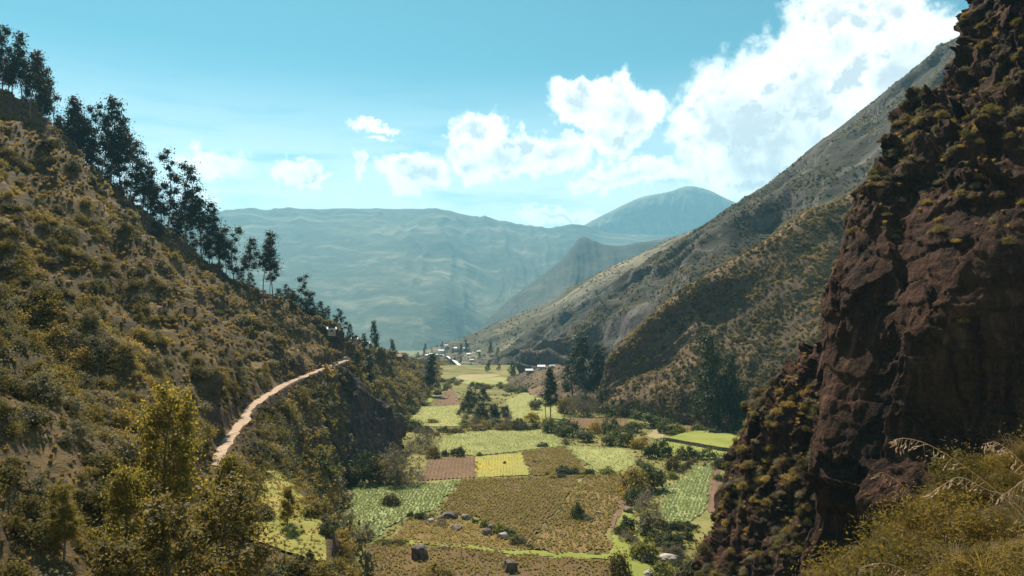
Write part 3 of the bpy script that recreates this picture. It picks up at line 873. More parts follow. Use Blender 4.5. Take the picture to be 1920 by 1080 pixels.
crop_field('isolated mint green strip field beside the red cliff', [(1244, 912), (1282, 898), (1302, 878), (1335, 872), (1330, 915), (1322, 958), (1292, 980), (1262, 984), (1245, 968)], ((1270, 975), (1310, 880)), 1.0, SO['mint'], CR['cabbage'], .5, .42, .02, 'dense mint green plants', seed=11)
crop_field('bare reddish strip along the mint green field', [(1337, 874), (1350, 872), (1352, 920), (1342, 962), (1326, 960), (1334, 915)], ((1333, 955), (1343, 880)), 1.2, SO['red'], None, seed=12)
crop_field('small reddish striped plot behind the hedge row', [(1050, 801), (1068, 786), (1180, 781), (1172, 800), (1120, 806)], ((1100, 803), (1118, 785)), 1.8, SO['red'], CR['stubble'], .40, .9, .2, 'stubble on the striped plot', .8, seed=13)
crop_field('narrow bright grass strip below the right slope', [(1136, 778), (1195, 777), (1215, 786), (1190, 790)], ((1140, 780), (1190, 784)), 2.0, SO['grass'], None, seed=14)
crop_field('ochre dotted plot by the dark trees under the right slope', [(1272, 776), (1328, 772), (1332, 800), (1290, 806), (1262, 796)], ((1280, 800), (1320, 778)), 1.8, SO['ochre'], CR['potato'], .45, .8, .14, 'yellow plants by the dark trees', .8, seed=15)
crop_field('long pale green meadow below the rock outcrop', [(745, 790), (755, 764), (810, 762), (868, 760), (880, 786), (868, 800), (800, 800)], ((760, 790), (860, 765)), 1.6, SO['pale'], CR['sprout'], .35, .9, .05, 'short meadow plants', .6, seed=16)
crop_field('fallow reddish wedge left of the round trees', [(815, 762), (828, 738), (845, 729), (858, 745), (866, 760)], ((822, 758), (846, 732)), 2.4, SO['red'], CR['stubble'], .4, 1.2, .1, 'sparse stubble on the fallow wedge', .5, seed=17)
crop_field('pale green pasture right of the round trees', [(950, 790), (948, 752), (985, 735), (1045, 738), (1062, 768), (1050, 790), (1000, 797)], ((960, 785), (1040, 745)), 1.8, SO['pale'], CR['sprout'], .35, 1.0, .05, 'short pasture plants', .6, seed=18)
crop_field('far yellow-green field in front of the village', [(862, 716), (890, 711), (940, 706), (962, 712), (950, 720), (880, 723)], ((870, 718), (950, 712)), 4.0, SO['pale'], None, furrow=.02, seed=19)
crop_field('far tan field in front of the village', [(852, 708), (866, 703), (925, 702), (945, 704), (900, 710), (868, 714)], ((870, 708), (930, 704)), 4.0, SO['tan'], None, furrow=.02, seed=20)
crop_field('small bright meadow behind the tall lone tree', [(778, 752), (792, 735), (806, 735), (812, 752), (795, 760)], ((785, 750), (805, 740)), 2.0, SO['grass'], None, furrow=.02, seed=21)
crop_field('green headland along the bottom right plots', [(1146, 1040), (1150, 990), (1176, 955), (1196, 980), (1210, 1030), (1230, 1080), (1180, 1090)], ((1160, 1040), (1190, 980)), 2.0, SO['grass'], None, furrow=.03, seed=22, dz=.02)
crop_field('strip of rough grass between the bottom plots', [(700, 1012), (745, 1010), (880, 1025), (1000, 1034), (1142, 1040), (1144, 1050), (1000, 1044), (860, 1030), (740, 1018)], ((760, 1016), (1100, 1042)), 2.0, SO['grass'], None, furrow=.03, seed=23, dz=.03)
crop_field('tan track along the right side of the ochre field', [(1172, 890), (1186, 925), (1160, 975), (1146, 1000), (1142, 985), (1168, 935)], ((1150, 985), (1175, 900)), 2.0, SO['red'], None, furrow=.04, seed=24, dz=.03)
crop_field('sandy clearing at the end of the hedge row', [(1212, 818), (1232, 803), (1238, 806), (1240, 814), (1252, 822), (1225, 824)], ((1218, 820), (1236, 808)), 2.0, SO['tan'], None, furrow=.03, seed=25)
crop_field('yellow-green grass below the terrace wall', [(1215, 845), (1240, 826), (1290, 832), (1400, 856), (1400, 872), (1290, 862)], ((1230, 835), (1380, 862)), 2.0, SO['grass'], None, furrow=.03, seed=26)


def terrace():
    """grass terrace with an earth wall, right of the hedge row"""
    top = [(1250, 820), (1285, 810), (1330, 804), (1395, 803), (1470, 806), (1470, 858), (1395, 843), (1352, 838), (1318, 832), (1285, 826)]
    pts = np.array([on_floor(x, y, 1.7) for x, y in top])
    n = 14
    ring = []
    for i in range(len(pts)):
        a, b = pts[i], pts[(i + 1) % len(pts)]
        for t in np.linspace(0, 1, n, endpoint=False):
            ring.append(a * (1 - t) + b * t)
    ring = np.array(ring)
    c = ring.mean(0)
    V, Q = [], []
    rings = 10
    for r in range(rings):
        f = (r + 1) / rings
        q = c + (ring - c) * f
        q[:, 2] = FZ + 1.55 + .12 * fbm(q / 3.0, 3, 31)
        V.append(q)
    low = ring + (ring - c) / np.linalg.norm(ring - c, axis=1, keepdims=True) * .35
    low[:, :2] += .35 * fbm(low / 2.0, 3, 37)[:, None]
    low[:, 2] = FZ - .6
    V.append(low)
    m = len(ring)
    V = np.concatenate(V)
    midx = []
    for r in range(rings):
        for i in range(m):
            Q.append((r * m + i, r * m + (i + 1) % m, (r + 1) * m + (i + 1) % m, (r + 1) * m + i))
            midx.append(1 if r == rings - 1 else 0)
    V = np.concatenate([V, c[None] * [1, 1, 0] + [0, 0, FZ + 1.55]])
    for i in range(m):
        Q.append((len(V) - 1, i, (i + 1) % m, (i + 1) % m))
        midx.append(0)
    Q = np.array(Q)
    me = bpy.data.meshes.new('grass_terrace')
    me.from_pydata(V.tolist(), [], [tuple(dict.fromkeys(q)) for q in Q.tolist()])
    me.materials.append(SO['grass'])
    me.materials.append(M['stone_dark'])
    me.polygons.foreach_set('material_index', midx)
    me.update()
    import bmesh
    b = bmesh.new()
    b.from_mesh(me)
    bmesh.ops.recalc_face_normals(b, faces=b.faces)
    b.to_mesh(me)
    b.free()
    link('grass_terrace', me, kind='structure', label='bright green grass terrace held by a dark earth wall at right')


terrace()

# bright meadow on the shelf below the path, and the grass at the bottom edge
tcs = np.linspace(2.9, 5.75, 70)
aa, bb = crom(rS1, tcs), crom(rS2, tcs)
sh = []
for q in np.linspace(-.05, .92, 26):
    sh.append(aa * (1 - q) + bb * q)
SHG = np.stack(sh, 0)
flat = SHG.reshape(-1, 3).copy()
d2 = None
LP = LH.G.reshape(-1, 3)
for i in range(0, len(flat), 200):
    blk = flat[i:i + 200]
    dist = (LP[None, :, 0] - blk[:, None, 0]) ** 2 + (LP[None, :, 1] - blk[:, None, 1]) ** 2
    j = np.argpartition(dist, 4, axis=1)[:, :4]
    flat[i:i + 200, 2] = LP[j, 2].max(1) + .18
link('shelf_meadow', mesh_np('shelf_meadow', flat, grid_quads(70, 26)[:, ::-1], [soil_mat('shelf_grass', (.17, .19, .04), (.29, .225, .06), (.21, .215, .05), .35)]), kind='structure',
     label='bright yellow-green meadow on the shelf below the dirt path')

# ------------------------------------------------------------------ plants


def leaf_quads(c, nrm, size, rg, aspect=0.5, droop=None):
    """rhombic leaves: centres c, facing nrm"""
    n = len(c)
    r = rg.normal(size=(n, 3))
    if droop is not None:
        r = r * .5 + np.array(droop)
    nrm = nrm / (np.linalg.norm(nrm, axis=1, keepdims=True) + 1e-9)
    a = r - nrm * (r * nrm).sum(1, keepdims=True)
    a /= np.linalg.norm(a, axis=1, keepdims=True) + 1e-9
    b = np.cross(nrm, a)
    s = size * rg.uniform(.6, 1.4, (n, 1))
    V = np.stack([c - a * s * .5, c + b * s * aspect * .5, c + a * s * .5, c - b * s * aspect * .5], 1)
    return V.reshape(-1, 3)


def clump_leaves(rg, centres, radii, n, flatten=.8, out=1.0):
    w = np.array(radii) ** 2
    k = rg.choice(len(centres), n, p=w / w.sum())
    d = rg.normal(size=(n, 3))
    d /= np.linalg.norm(d, axis=1, keepdims=True)
    rad = np.array(radii)[k][:, None] * np.minimum(np.abs(rg.normal(0, .62, (n, 1))) + .12, 1.9)
    p = np.array(centres)[k] + d * rad * np.array([1, 1, flatten])
    nr = d * out + rg.normal(size=(n, 3)) * .55 + np.array([0, 0, .35])
    return p, nr


def bush_mesh(name, seed, n, leaf, mat, clumps=14, height=1.1, aspect=.6, spread=.62):
    rg = np.random.default_rng(seed)
    cs, rs = [], []
    for i in range(clumps):
        a = rg.random() * 2 * math.pi
        r = spread * math.sqrt(rg.random())
        z = (1 - (r / spread) ** 2 * .75) * height * rg.uniform(.35, .85)
        cs.append((r * math.cos(a), r * math.sin(a), z))
        rs.append(rg.uniform(.22, .42))
    cs.append((0, 0, .25 * height))
    rs.append(.6)
    p, nr = clump_leaves(rg, cs, rs, n)
    p[:, 2] = np.abs(p[:, 2])
    V = leaf_quads(p, nr, leaf, rg, aspect)
    return mesh_np(name, V, np.arange(len(V)).reshape(-1, 4), [mat], smooth=False)


def twig_bush_mesh(name, seed, n, mat, leafmat=None, size=.10):
    """bare, ashen bush: fine upright twigs with few leaves"""
    rg = np.random.default_rng(seed)
    d = rg.normal(size=(n, 3)) * np.array([.75, .75, .4]) + np.array([0, 0, .75])
    d /= np.linalg.norm(d, axis=1, keepdims=True)
    base = rg.normal(size=(n, 3)) * np.array([.12, .12, 0])
    st = base + d * rg.uniform(.15, .8, (n, 1))
    en = st + (d + rg.normal(size=(n, 3)) * .35) * rg.uniform(.15, .4, (n, 1))
    side = np.cross(d, rg.normal(size=(n, 3)))
    side /= np.linalg.norm(side, axis=1, keepdims=True)
    w = size * .35
    V = np.stack([st - side * w, st + side * w, en + side * w * .4, en - side * w * .4], 1).reshape(-1, 3)
    V[:, 2] = np.abs(V[:, 2])
    return mesh_np(name, V, np.arange(len(V)).reshape(-1, 4), [mat], smooth=False)


def tuft_mesh(name, seed, n, mat, h=.9, w=.05, lean=.7):
    rg = np.random.default_rng(seed)
    a = rg.random(n) * 2 * math.pi
    ln = rg.uniform(.05, lean, n)
    dirh = np.stack([np.cos(a), np.sin(a), np.zeros(n)], 1)
    b = dirh * rg.random((n, 1)) * .25
    hh = h * rg.uniform(.5, 1.1, (n, 1))
    mid = b + dirh * ln[:, None] * .35 * hh + np.array([0, 0, .6]) * hh
    tip = b + dirh * ln[:, None] * hh + np.array([0, 0, 1.0]) * hh * (1 - .35 * ln[:, None])
    s = np.stack([-np.sin(a), np.cos(a), np.zeros(n)], 1) * w
    V = np.stack([b - s, b + s, mid + s * .8, mid - s * .8, mid - s * .8, mid + s * .8, tip + s * .1, tip - s * .1], 1).reshape(-1, 3)
    return mesh_np(name, V, np.arange(len(V)).reshape(-1, 4), [mat], smooth=False)


def tube(pts, rad, sides=6):
    pts = np.asarray(pts, float)
    n = len(pts)
    tan = np.gradient(pts, axis=0)
    tan /= np.linalg.norm(tan, axis=1, keepdims=True) + 1e-9
    ref = np.where(np.abs(tan[:, 2:3]) > .9, np.array([[1.0, 0, 0]]), np.array([[0, 0, 1.0]]))
    u = np.cross(tan, ref)
    u /= np.linalg.norm(u, axis=1, keepdims=True) + 1e-9
    v = np.cross(tan, u)
    a = np.linspace(0, 2 * math.pi, sides, endpoint=False)
    V = pts[:, None] + (u[:, None] * np.cos(a)[None, :, None] + v[:, None] * np.sin(a)[None, :, None]) * np.asarray(rad)[:, None, None]
    Q = []
    for i in range(n - 1):
        for j in range(sides):
            Q.append((i * sides + j, i * sides + (j + 1) % sides, (i + 1) * sides + (j + 1) % sides, (i + 1) * sides + j))
    return V.reshape(-1, 3), np.array(Q)


def join(parts):
    V, Q, o = [], [], 0
    for v, q in parts:
        V.append(v)
        Q.append(q + o)
        o += len(v)
    return np.concatenate(V), np.concatenate(Q)


def tree_meshes(kind, seed, leafmat, n_leaf, leaf, h0, h1, width, trunk_r, clumps, csize, top_taper=.5, bend=.04, aspect=.45, lean=0.0):
    """unit-height tree: (trunk mesh with limbs, crown mesh). crown clumps from h0 to h1"""
    rg = np.random.default_rng(seed)
    t = np.linspace(0, 1, 9)
    ph = rg.random(2) * 6.28
    tr_pts = np.stack([bend * np.sin(t * 3 + ph[0]) * t + lean * t, bend * np.sin(t * 2.6 + ph[1]) * t, t * h1 * .97], 1)
    tr_pts[:, :2] -= tr_pts[0, :2]
    parts = [tube(tr_pts, trunk_r * (1 - t * .85), 7)]
    cs, rs = [], []
    for i in range(clumps):
        f = (i + .5) / clumps
        z = h0 + (h1 - h0) * f
        wz = width * (1 - top_taper * f) * (.55 + .45 * math.sin(math.pi * min(1, .25 + f)))
        a = i * 2.4 + rg.uniform(-.6, .6)
        r = wz * rg.uniform(.35, 1.0)
        c0 = np.array([np.interp(z, tr_pts[:, 2], tr_pts[:, 0]), np.interp(z, tr_pts[:, 2], tr_pts[:, 1]), z])
        c = c0 + np.array([r * math.cos(a), r * math.sin(a), rg.uniform(-.01, .02)])
        cs.append(c)
        rs.append(csize * rg.uniform(.7, 1.25) * (1 - .3 * f))
        zb = z - rg.uniform(.05, .12)
        s = np.array([np.interp(zb, tr_pts[:, 2], tr_pts[:, 0]), np.interp(zb, tr_pts[:, 2], tr_pts[:, 1]), zb])
        mid = s * .5 + c * .5 + np.array([0, 0, -.012])
        parts.append(tube([s, mid, c], [trunk_r * .38 * (1 - .5 * f), trunk_r * .25 * (1 - .5 * f), trunk_r * .08], 5))
    V, Q = join(parts)
    trunk = mesh_np(kind + '_trunk', V, Q, [M['bark']])
    p, nr = clump_leaves(rg, cs, rs, n_leaf, flatten=.95)
    LV = leaf_quads(p, nr, leaf, rg, aspect, droop=(0, 0, -.9))
    crown = mesh_np(kind + '_crown', LV, np.arange(len(LV)).reshape(-1, 4), [leafmat], smooth=False)
    return trunk, crown


def place_tree(name, meshes, loc, h, rz, label, cat='tree', group=None, wide=1.0):
    o = link(name, None, loc=loc, rot=(0, 0, rz), scale=(h * wide, h * wide, h), label=label, category=cat, group=group)
    o.empty_display_size = .2
    link('trunk', meshes[0], parent=o)
    link('crown', meshes[1], parent=o)
    return o


SRC = bpy.data.collections.new('scatter_sources')   # not linked to the scene: only instanced


def scatter(name, pos, scl, rot, idx, meshes, label):
    sub = bpy.data.collections.new(name + '_sources')
    for i, m in enumerate(meshes):
        o = bpy.data.objects.new('%s_src_%02d' % (name, i), m)
        sub.objects.link(o)
    me = bpy.data.meshes.new(name)
    me.vertices.add(len(pos))
    me.vertices.foreach_set('co', np.asarray(pos, np.float32).ravel())
    for nm, ty, dat in (('scl', 'FLOAT_VECTOR', scl), ('rot', 'FLOAT_VECTOR', rot), ('idx', 'INT', idx)):
        at = me.attributes.new(nm, ty, 'POINT')
        at.data.foreach_set('vector' if ty == 'FLOAT_VECTOR' else 'value', np.asarray(dat, np.float32 if ty != 'INT' else np.int32).ravel())
    me.update()
    o = link(name, me, kind='stuff', label=label)
    g = bpy.data.node_groups.new(name + '_nodes', 'GeometryNodeTree')
    g.interface.new_socket('Geometry', in_out='INPUT', socket_type='NodeSocketGeometry')
    g.interface.new_socket('Geometry', in_out='OUTPUT', socket_type='NodeSocketGeometry')
    gi, go = g.nodes.new('NodeGroupInput'), g.nodes.new('NodeGroupOutput')
    mp = g.nodes.new('GeometryNodeMeshToPoints')
    ip = g.nodes.new('GeometryNodeInstanceOnPoints')
    ci = g.nodes.new('GeometryNodeCollectionInfo')
    ci.inputs['Collection'].default_value = sub
    ci.inputs['Separate Children'].default_value = True
    ci.inputs['Reset Children'].default_value = True
    ip.inputs['Pick Instance'].default_value = True

    def attr(nm, ty):
        a = g.nodes.new('GeometryNodeInputNamedAttribute')
        a.data_type = ty
        a.inputs[0].default_value = nm
        return a.outputs[0]
    L = g.links.new
    L(gi.outputs[0], mp.inputs['Mesh'])
    L(mp.outputs[0], ip.inputs['Points'])
    L(ci.outputs[0], ip.inputs['Instance'])
    L(attr('idx', 'INT'), ip.inputs['Instance Index'])
    e2r = g.nodes.new('FunctionNodeEulerToRotation')
    L(attr('rot', 'FLOAT_VECTOR'), e2r.inputs[0])
    L(e2r.outputs[0], ip.inputs['Rotation'])
    L(attr('scl', 'FLOAT_VECTOR'), ip.inputs['Scale'])
    L(ip.outputs[0], go.inputs[0])
    md = o.modifiers.new('scatter', 'NODES')
    md.node_group = g
    return o


LM_LEFT = [(600, 1000, 'the lip of the shelf meadow'), (590, 1075, 'the large brown bush under the shelf meadow'), (520, 850, 'the gap between path and shelf meadow'), (180, 760, 'the slender bare-trunked tree'), (318, 800, 'the yellow-tipped olive tree'), (42, 780, 'the dense tree at the left edge'), (408, 950, 'the bronze tree beside the meadow'),
           (120, 960, 'the olive tree near the bottom left corner'), (238, 920, 'the olive tree low on the left'), (430, 830, 'the near end of the dirt path'), (480, 755, 'the kink of the dirt path'),
           (560, 710, 'the middle of the dirt path'), (640, 678, 'the bend of the dirt path'), (690, 780, 'the dark rock outcrop'), (500, 930, 'the upper shelf meadow'), (540, 985, 'the small shelf tree'),
           (500, 1050, 'the lower shelf meadow'), (30, 300, 'the upper left edge of the picture'), (30, 520, 'the left edge at mid-height'), (30, 640, 'the left edge under the open slope'), (200, 420, 'the densest ridge trees'),
           (330, 480, 'the ridge tree with the forked crown'), (480, 590, 'the last tall ridge trees'), (590, 640, 'the hill house'), (620, 800, 'the foot of the outcrop'), (200, 580, 'the middle of the open left slope'),
           (330, 640, 'the right part of the open left slope'), (250, 700, 'the small bare scar on the left slope'), (640, 1040, 'the tall brown bush by the bottom plot'), (330, 1020, 'the bronze trees at the bottom'),
           (1690, 210, 'the top of the red cliff'), (1600, 400, 'the shoulder of the red cliff'), (1830, 330, 'the right part of the cliff top'), (1480, 740, 'the head of the buttress'), (1420, 900, 'the middle of the buttress'),
           (1350, 1040, 'the foot of the buttress'), (1850, 90, 'the upper right corner of the cliff')]
USED = {}


def rel_label(prefix, px, py, marks=None):
    """prefix + where it stands relative to the nearest landmark that gives an unused label"""
    first = None
    for m in sorted(marks or LM_LEFT, key=lambda q: math.hypot(q[0] - px, q[1] - py))[:10]:
        dx, dy = px - m[0], py - m[1]
        r = math.hypot(dx, dy)
        if r < 14:
            w = 'at'
        elif abs(dx) > 2.2 * abs(dy):
            w = 'left of' if dx < 0 else 'right of'
        elif abs(dy) > 2.2 * abs(dx):
            w = 'above' if dy < 0 else 'below'
        else:
            w = ('upper ' if dy < 0 else 'lower ') + ('left' if dx < 0 else 'right') + ' of'
        far = '' if r < 45 else ('just ' if r < 80 else 'well ')
        lab = '%s %s%s %s' % (prefix, far, w, m[2])
        first = first or lab
        if lab not in USED:
            USED[lab] = 1
            return lab
    return first


BUSH_COARSE = [bush_mesh('scrub_coarse', 100 + i, 260, .24, M['scrub' if i < 4 else 'scrub_grey'], 12, .95 + .1 * (i % 3)) for i in range(6)]
BUSH_FINE = [bush_mesh('scrub_fine', 120 + i, 1700, .105, M['scrub' if i < 4 else 'scrub_grey'], 22, .95 + .12 * (i % 3)) for i in range(6)]
TUFT = [tuft_mesh('dry_tuft', 140 + i, 60, M['drygrass'], .9, .055) for i in range(3)]

# ---- scrub over every slope; the largest in view become individuals
pts, rad, reg = [], [], []
rg = np.random.default_rng(77)
tcg = np.ones((len(tr), 1)) * LH.tc[None, :]
trg = tr[:, None] * np.ones((1, len(LH.tc)))
nz = fbm(LH.G / 14.0, 3, 601)
wl = np.clip(.55 + nz * 1.5, .10, 1.3)
wl = wl * ((trg < 6.75) | (trg > 8.16)) * (trg > 1.7)
shelf = (trg > 8.75) & (trg < 10.1) & (tcg > 2.5) & (tcg < 5.8)
wl = np.where(shelf, wl * .004, wl)
wl = np.where(trg > 8.4, wl * 2.4, wl)
G = LH.G
inframe = (G[..., 1] > 20) & (G[..., 0] > -.80 * G[..., 1] - 8)
wl = wl * np.where(inframe, 1, .03)
wl = wl * np.clip(G[..., 1] / 60.0, .5, 1) * np.where(G[..., 1] < 110, 3.0, 1.0)
wl = np.where(shelf, wl * .2, wl)
wl = np.where((trg > 2) & (trg < 6.7) & (G[..., 1] < 110), np.maximum(wl, .8), wl)
P_, N_, _, _ = LH.sample(18500, wl, rg)
r_ = np.clip(rg.lognormal(.05, .58, len(P_)), .35, 3.4)
r_ = np.minimum(r_, 1.7 + P_[:, 1] / 140)
below = np.array([q[2] < p7[2] - 1 for q, p7 in zip(P_, crom(rP, np.interp(P_[:, 1], rP[:14, 1], np.arange(14))))])
r_ = np.where(below & (P_[:, 1] > 100), r_ * 1.45, r_)
pts.append(P_); rad.append(r_); reg.append(np.zeros(len(P_), int))


def add_scrub(patch, n, lo, hi, seed, w=None, code=1, cl=14.0, thr=.5, amp=1.3):
    rg2 = np.random.default_rng(seed)
    q = np.clip(thr + fbm(patch.G / cl, 3, seed) * amp, .03, 1.3)
    q = q * ((patch.tr > .95)[:, None])
    if w is not None:
        q = q * w
    p, nn, _, _ = patch.sample(n, q, rg2)
    pts.append(p)
    rad.append(rg2.uniform(lo, hi, n) ** 1.0 * rg2.uniform(.6, 1.0, n))
    reg.append(np.full(n, code))


add_scrub(RS1, 12000, .8, 2.3, 611, thr=.7, amp=1.0)
add_scrub(SP, 700, .6, 1.8, 619, cl=12.0)
add_scrub(RS2, 15000, .8, 2.4, 612, cl=55.0, thr=.35, amp=1.7)
add_scrub(RS3b, 1600, 1.5, 3.2, 613, cl=60.0)
add_scrub(RS3, 2600, 1.6, 3.6, 614, cl=80.0)
add_scrub(RS4, 1500, 2.0, 4.5, 615, cl=150.0)
add_scrub(CL, 520, .5, 1.7, 616, np.clip((CL.G[..., 2] - 8) / 10, 0.02, 1) * (CL.N[..., 2] > -.1), 2, cl=7.0)
add_scrub(BT, 900, .45, 1.8, 617, np.clip(CL.N[:1, :1, 2] * 0 + (BT.N[..., 2] + .25), .05, 1), 2, cl=6.0)
add_scrub(OC, 70, .5, 1.3, 618, None, 3, cl=8.0)
pts, rad, reg = np.concatenate(pts), np.concatenate(rad), np.concatenate(reg)
D_ = np.maximum(pts[:, 1], 1)
ex, ey = 960 + pts[:, 0] / D_ * F, HY - pts[:, 2] / D_ * F
vis = (ex > -30) & (ex < 1950) & (ey > -30) & (ey < 1110)
app = np.where(vis, rad / D_, 0)
order = np.argsort(-app)
big = order[:300]
rest = order[300:]
rzr = rg.random(len(pts)) * 6.28
names = {0: 'scrub bush', 1: 'scrub bush', 2: 'cliff bush', 3: 'outcrop bush'}
P7 = crom(rP, np.linspace(2, 13, 300))
for i in big:
    p = pts[i]
    if reg[i] == 2:
        lab, grp = 'small olive shrub rooted on the red cliff', 'shrubs on the red cliff'
    elif reg[i] == 3:
        lab, grp = 'small shrub clinging to the dark rock outcrop', 'shrubs on the dark outcrop'
    elif reg[i] == 1:
        lab, grp = 'round grey-green shrub on the slope behind the red cliff', 'shrubs on the right slope'
    else:
        j = np.argmin((P7[:, 0] - p[0]) ** 2 + (P7[:, 1] - p[1]) ** 2)
        if p[2] < P7[j, 2]:
            lab, grp = 'leafy olive shrub in the thicket below the dirt path', 'shrubs below the dirt path'
        elif p[1] < 100:
            lab, grp = 'sunlit olive shrub on the nearest slope at lower left', 'shrubs on the nearest left slope'
        else:
            lab, grp = 'dry olive shrub on the left hillside above the dirt path', 'shrubs above the dirt path'
    k = int(rg.integers(0, 6))
    pxs = rad[i] / D_[i] * F * 2
    lab = rel_label(('large ' if pxs > 70 else 'small ' if pxs < 44 else 'middling ' if pxs < 55 else '') + ('greyish' if k > 3 else 'olive') + ' shrub', ex[i], ey[i])
    s = rad[i]
    link('shrub', BUSH_FINE[k], loc=p - np.array([0, 0, .12 * s]), rot=(0, 0, rzr[i]), scale=(s, s, s * rg.uniform(.75, 1.15)), label=lab, category='shrub', group=grp)
sc = rad[rest][:, None] * np.stack([np.ones(len(rest)), np.ones(len(rest)), rg.uniform(.65, 1.1, len(rest))], 1)
rot = np.stack([np.zeros(len(rest)), np.zeros(len(rest)), rzr[rest]], 1)
near = D_[rest] < 170
allm = BUSH_COARSE + BUSH_FINE
idx = rg.integers(0, 6, len(rest)) + np.where(near, 6, 0)
scatter('hillside_scrub', pts[rest] - np.array([0, 0, .12]) * rad[rest][:, None], sc, rot, idx, allm, 'scrub covering the slopes on both sides of the valley')

# dry grass between the bushes
gp, gs = [], []
wg = np.clip(.6 - nz * .8, .05, 1) * ((trg < 7.16) | (trg > 7.86)) * (trg > 1.7) * np.where(inframe, 1, .02)
wg = np.where((trg > 8.9) & (trg < 10.05) & (tcg > 2.3) & (tcg < 5.7), 0, wg) * np.where(G[..., 1] < 110, 3.0, 1.0)
p, _, _, _ = LH.sample(30000, wg, rg)
gp.append(p); gs.append(rg.uniform(.45, 1.1, len(p)) * np.clip(p[:, 1] / 150.0, .42, 1))
p, _, _, _ = RS1.sample(5000, (RS1.tr > .97)[:, None] * np.ones(RS1.G.shape[:2]), rg)
gp.append(p); gs.append(rg.uniform(.6, 1.3, len(p)))
p, _, _, _ = CL.sample(400, np.clip((CL.G[..., 2] - 8) / 12, .01, 1) * np.clip(CL.N[..., 2] + .1, .01, 1), rg)
gp.append(p); gs.append(rg.uniform(.4, .9, len(p)))
p, _, _, _ = BT.sample(450, np.clip(BT.N[..., 2] + .15, .02, 1), rg)
gp.append(p); gs.append(rg.uniform(.4, .9, len(p)))
gp, gs = np.concatenate(gp), np.concatenate(gs)
scatter('dry_grass', gp - np.array([0, 0, .05]), gs[:, None] * np.ones((1, 3)), np.stack([gs * 0, gs * 0, rg.random(len(gs)) * 6.28], 1), rg.integers(0, 3, len(gs)), TUFT,
        'dry ochre grass between the bushes')

# ---- trees
EUC = [tree_meshes('eucalyptus', 200 + i, M['euc'], 3200, .026, .24 + .08 * (i % 4), .96, .115 + .025 * (i % 3), .0085, 12 + i % 4 * 3, .078 + .008 * (i % 3), .25 + .12 * (i % 3), .09, lean=.04 * ((i % 3) - 1)) for i in range(7)]
EUC_THIN = [tree_meshes('thin_eucalyptus', 220 + i, M['euc'], 1300, .026, .5, .97, .075, .0075, 7 + i, .062, .3, .08) for i in range(4)]
DARK = [tree_meshes('dark_tree', 240 + i, M['tree_dark'], 5200, .026, .16, .94, .20, .013, 26, .105, .35, .06, .5) for i in range(4)]
ROUND = [tree_meshes('round_tree', 260 + i, M['tree_dark'], 3600, .045, .18, .86, .42, .022, 26, .20, .30, .05, .55) for i in range(4)]
FORE = [tree_meshes('olive_tree', 280 + i, M['tree_fore'], 15000, .018, .22, .95, .22, .012, 40, .085, .35, .05, .5) for i in range(3)]
BRONZE = [tree_meshes('bronze_tree', 290 + i, M['tree_brown'], 15000, .019, .15, .93, .27, .014, 40, .10, .35, .05, .5) for i in range(3)]
ORD = ['first', 'second', 'third', 'fourth', 'fifth', 'sixth', 'seventh', 'eighth', 'ninth', 'tenth', 'eleventh', 'twelfth', 'thirteenth', 'fourteenth', 'fifteenth', 'sixteenth',
       'seventeenth', 'eighteenth', 'nineteenth', 'twentieth', 'twenty-first', 'twenty-second', 'twenty-third', 'twenty-fourth', 'twenty-fifth', 'twenty-sixth', 'twenty-seventh',
       'twenty-eighth', 'twenty-ninth', 'thirtieth', 'thirty-first', 'thirty-second', 'thirty-third', 'thirty-fourth', 'thirty-fifth', 'thirty-sixth', 'thirty-seventh', 'thirty-eighth']
crestP = rC[4:14]
cpx = 960 + crestP[:, 0] / crestP[:, 1] * F


def crest_at(px):
    j = np.interp(px, cpx, np.arange(len(cpx)))
    return lerp(crestP, np.array([j]))[0]


# frame x, crown top y, base y (0: on the crest itself), thin
ridge = [(4, 38, 0, 0), (42, 58, 0, 0), (58, 95, 215, 0), (76, 88, 0, 0), (102, 122, 0, 1), (122, 178, 0, 0), (142, 185, 0, 0), (170, 190, 0, 0), (188, 205, 330, 0), (206, 180, 0, 0), (228, 222, 0, 0),
         (246, 240, 372, 0), (264, 265, 0, 0), (286, 300, 400, 0), (320, 278, 428, 0), (344, 300, 0, 0), (362, 352, 455, 0), (376, 362, 0, 0), (392, 378, 0, 1), (408, 378, 0, 0), (424, 430, 520, 0),
         (441, 420, 0, 0), (458, 462, 0, 1), (471, 442, 545, 0), (490, 436, 562, 0), (506, 434, 568, 1), (536, 532, 0, 0), (550, 545, 600, 0), (565, 512, 0, 0), (582, 545, 0, 0), (603, 563, 0, 0),
         (615, 572, 0, 1), (637, 577, 0, 0)]
rt = random.Random(3)
for i, (x, top, basey, thin) in enumerate(ridge):
    if basey:
        b = LH.hit(x, basey)
    else:
        c = crest_at(x)
        b = np.array([c[0] * 1.012, c[1] * 1.012, 0])
        b[2] = LH.z_at(b[0], b[1])
    ztop = (HY - top) / F * b[1]
    h = max(ztop - b[2] + .5, 5.0)
    ms = EUC_THIN[i % 4] if thin else EUC[i % 7]
    place_tree('eucalyptus_tree', ms, b - np.array([0, 0, .4]), h, rt.uniform(0, 6.28), 'tall dark eucalyptus on the left ridge, %s from the left' % ORD[i], 'tree', 'eucalyptus trees along the left ridge', 1.15 if h > 14 else 1.35)
LM_RIDGE = [(q[0], 0, 'the %s ridge tree from the left' % ORD[j]) for j, q in enumerate(ridge)]
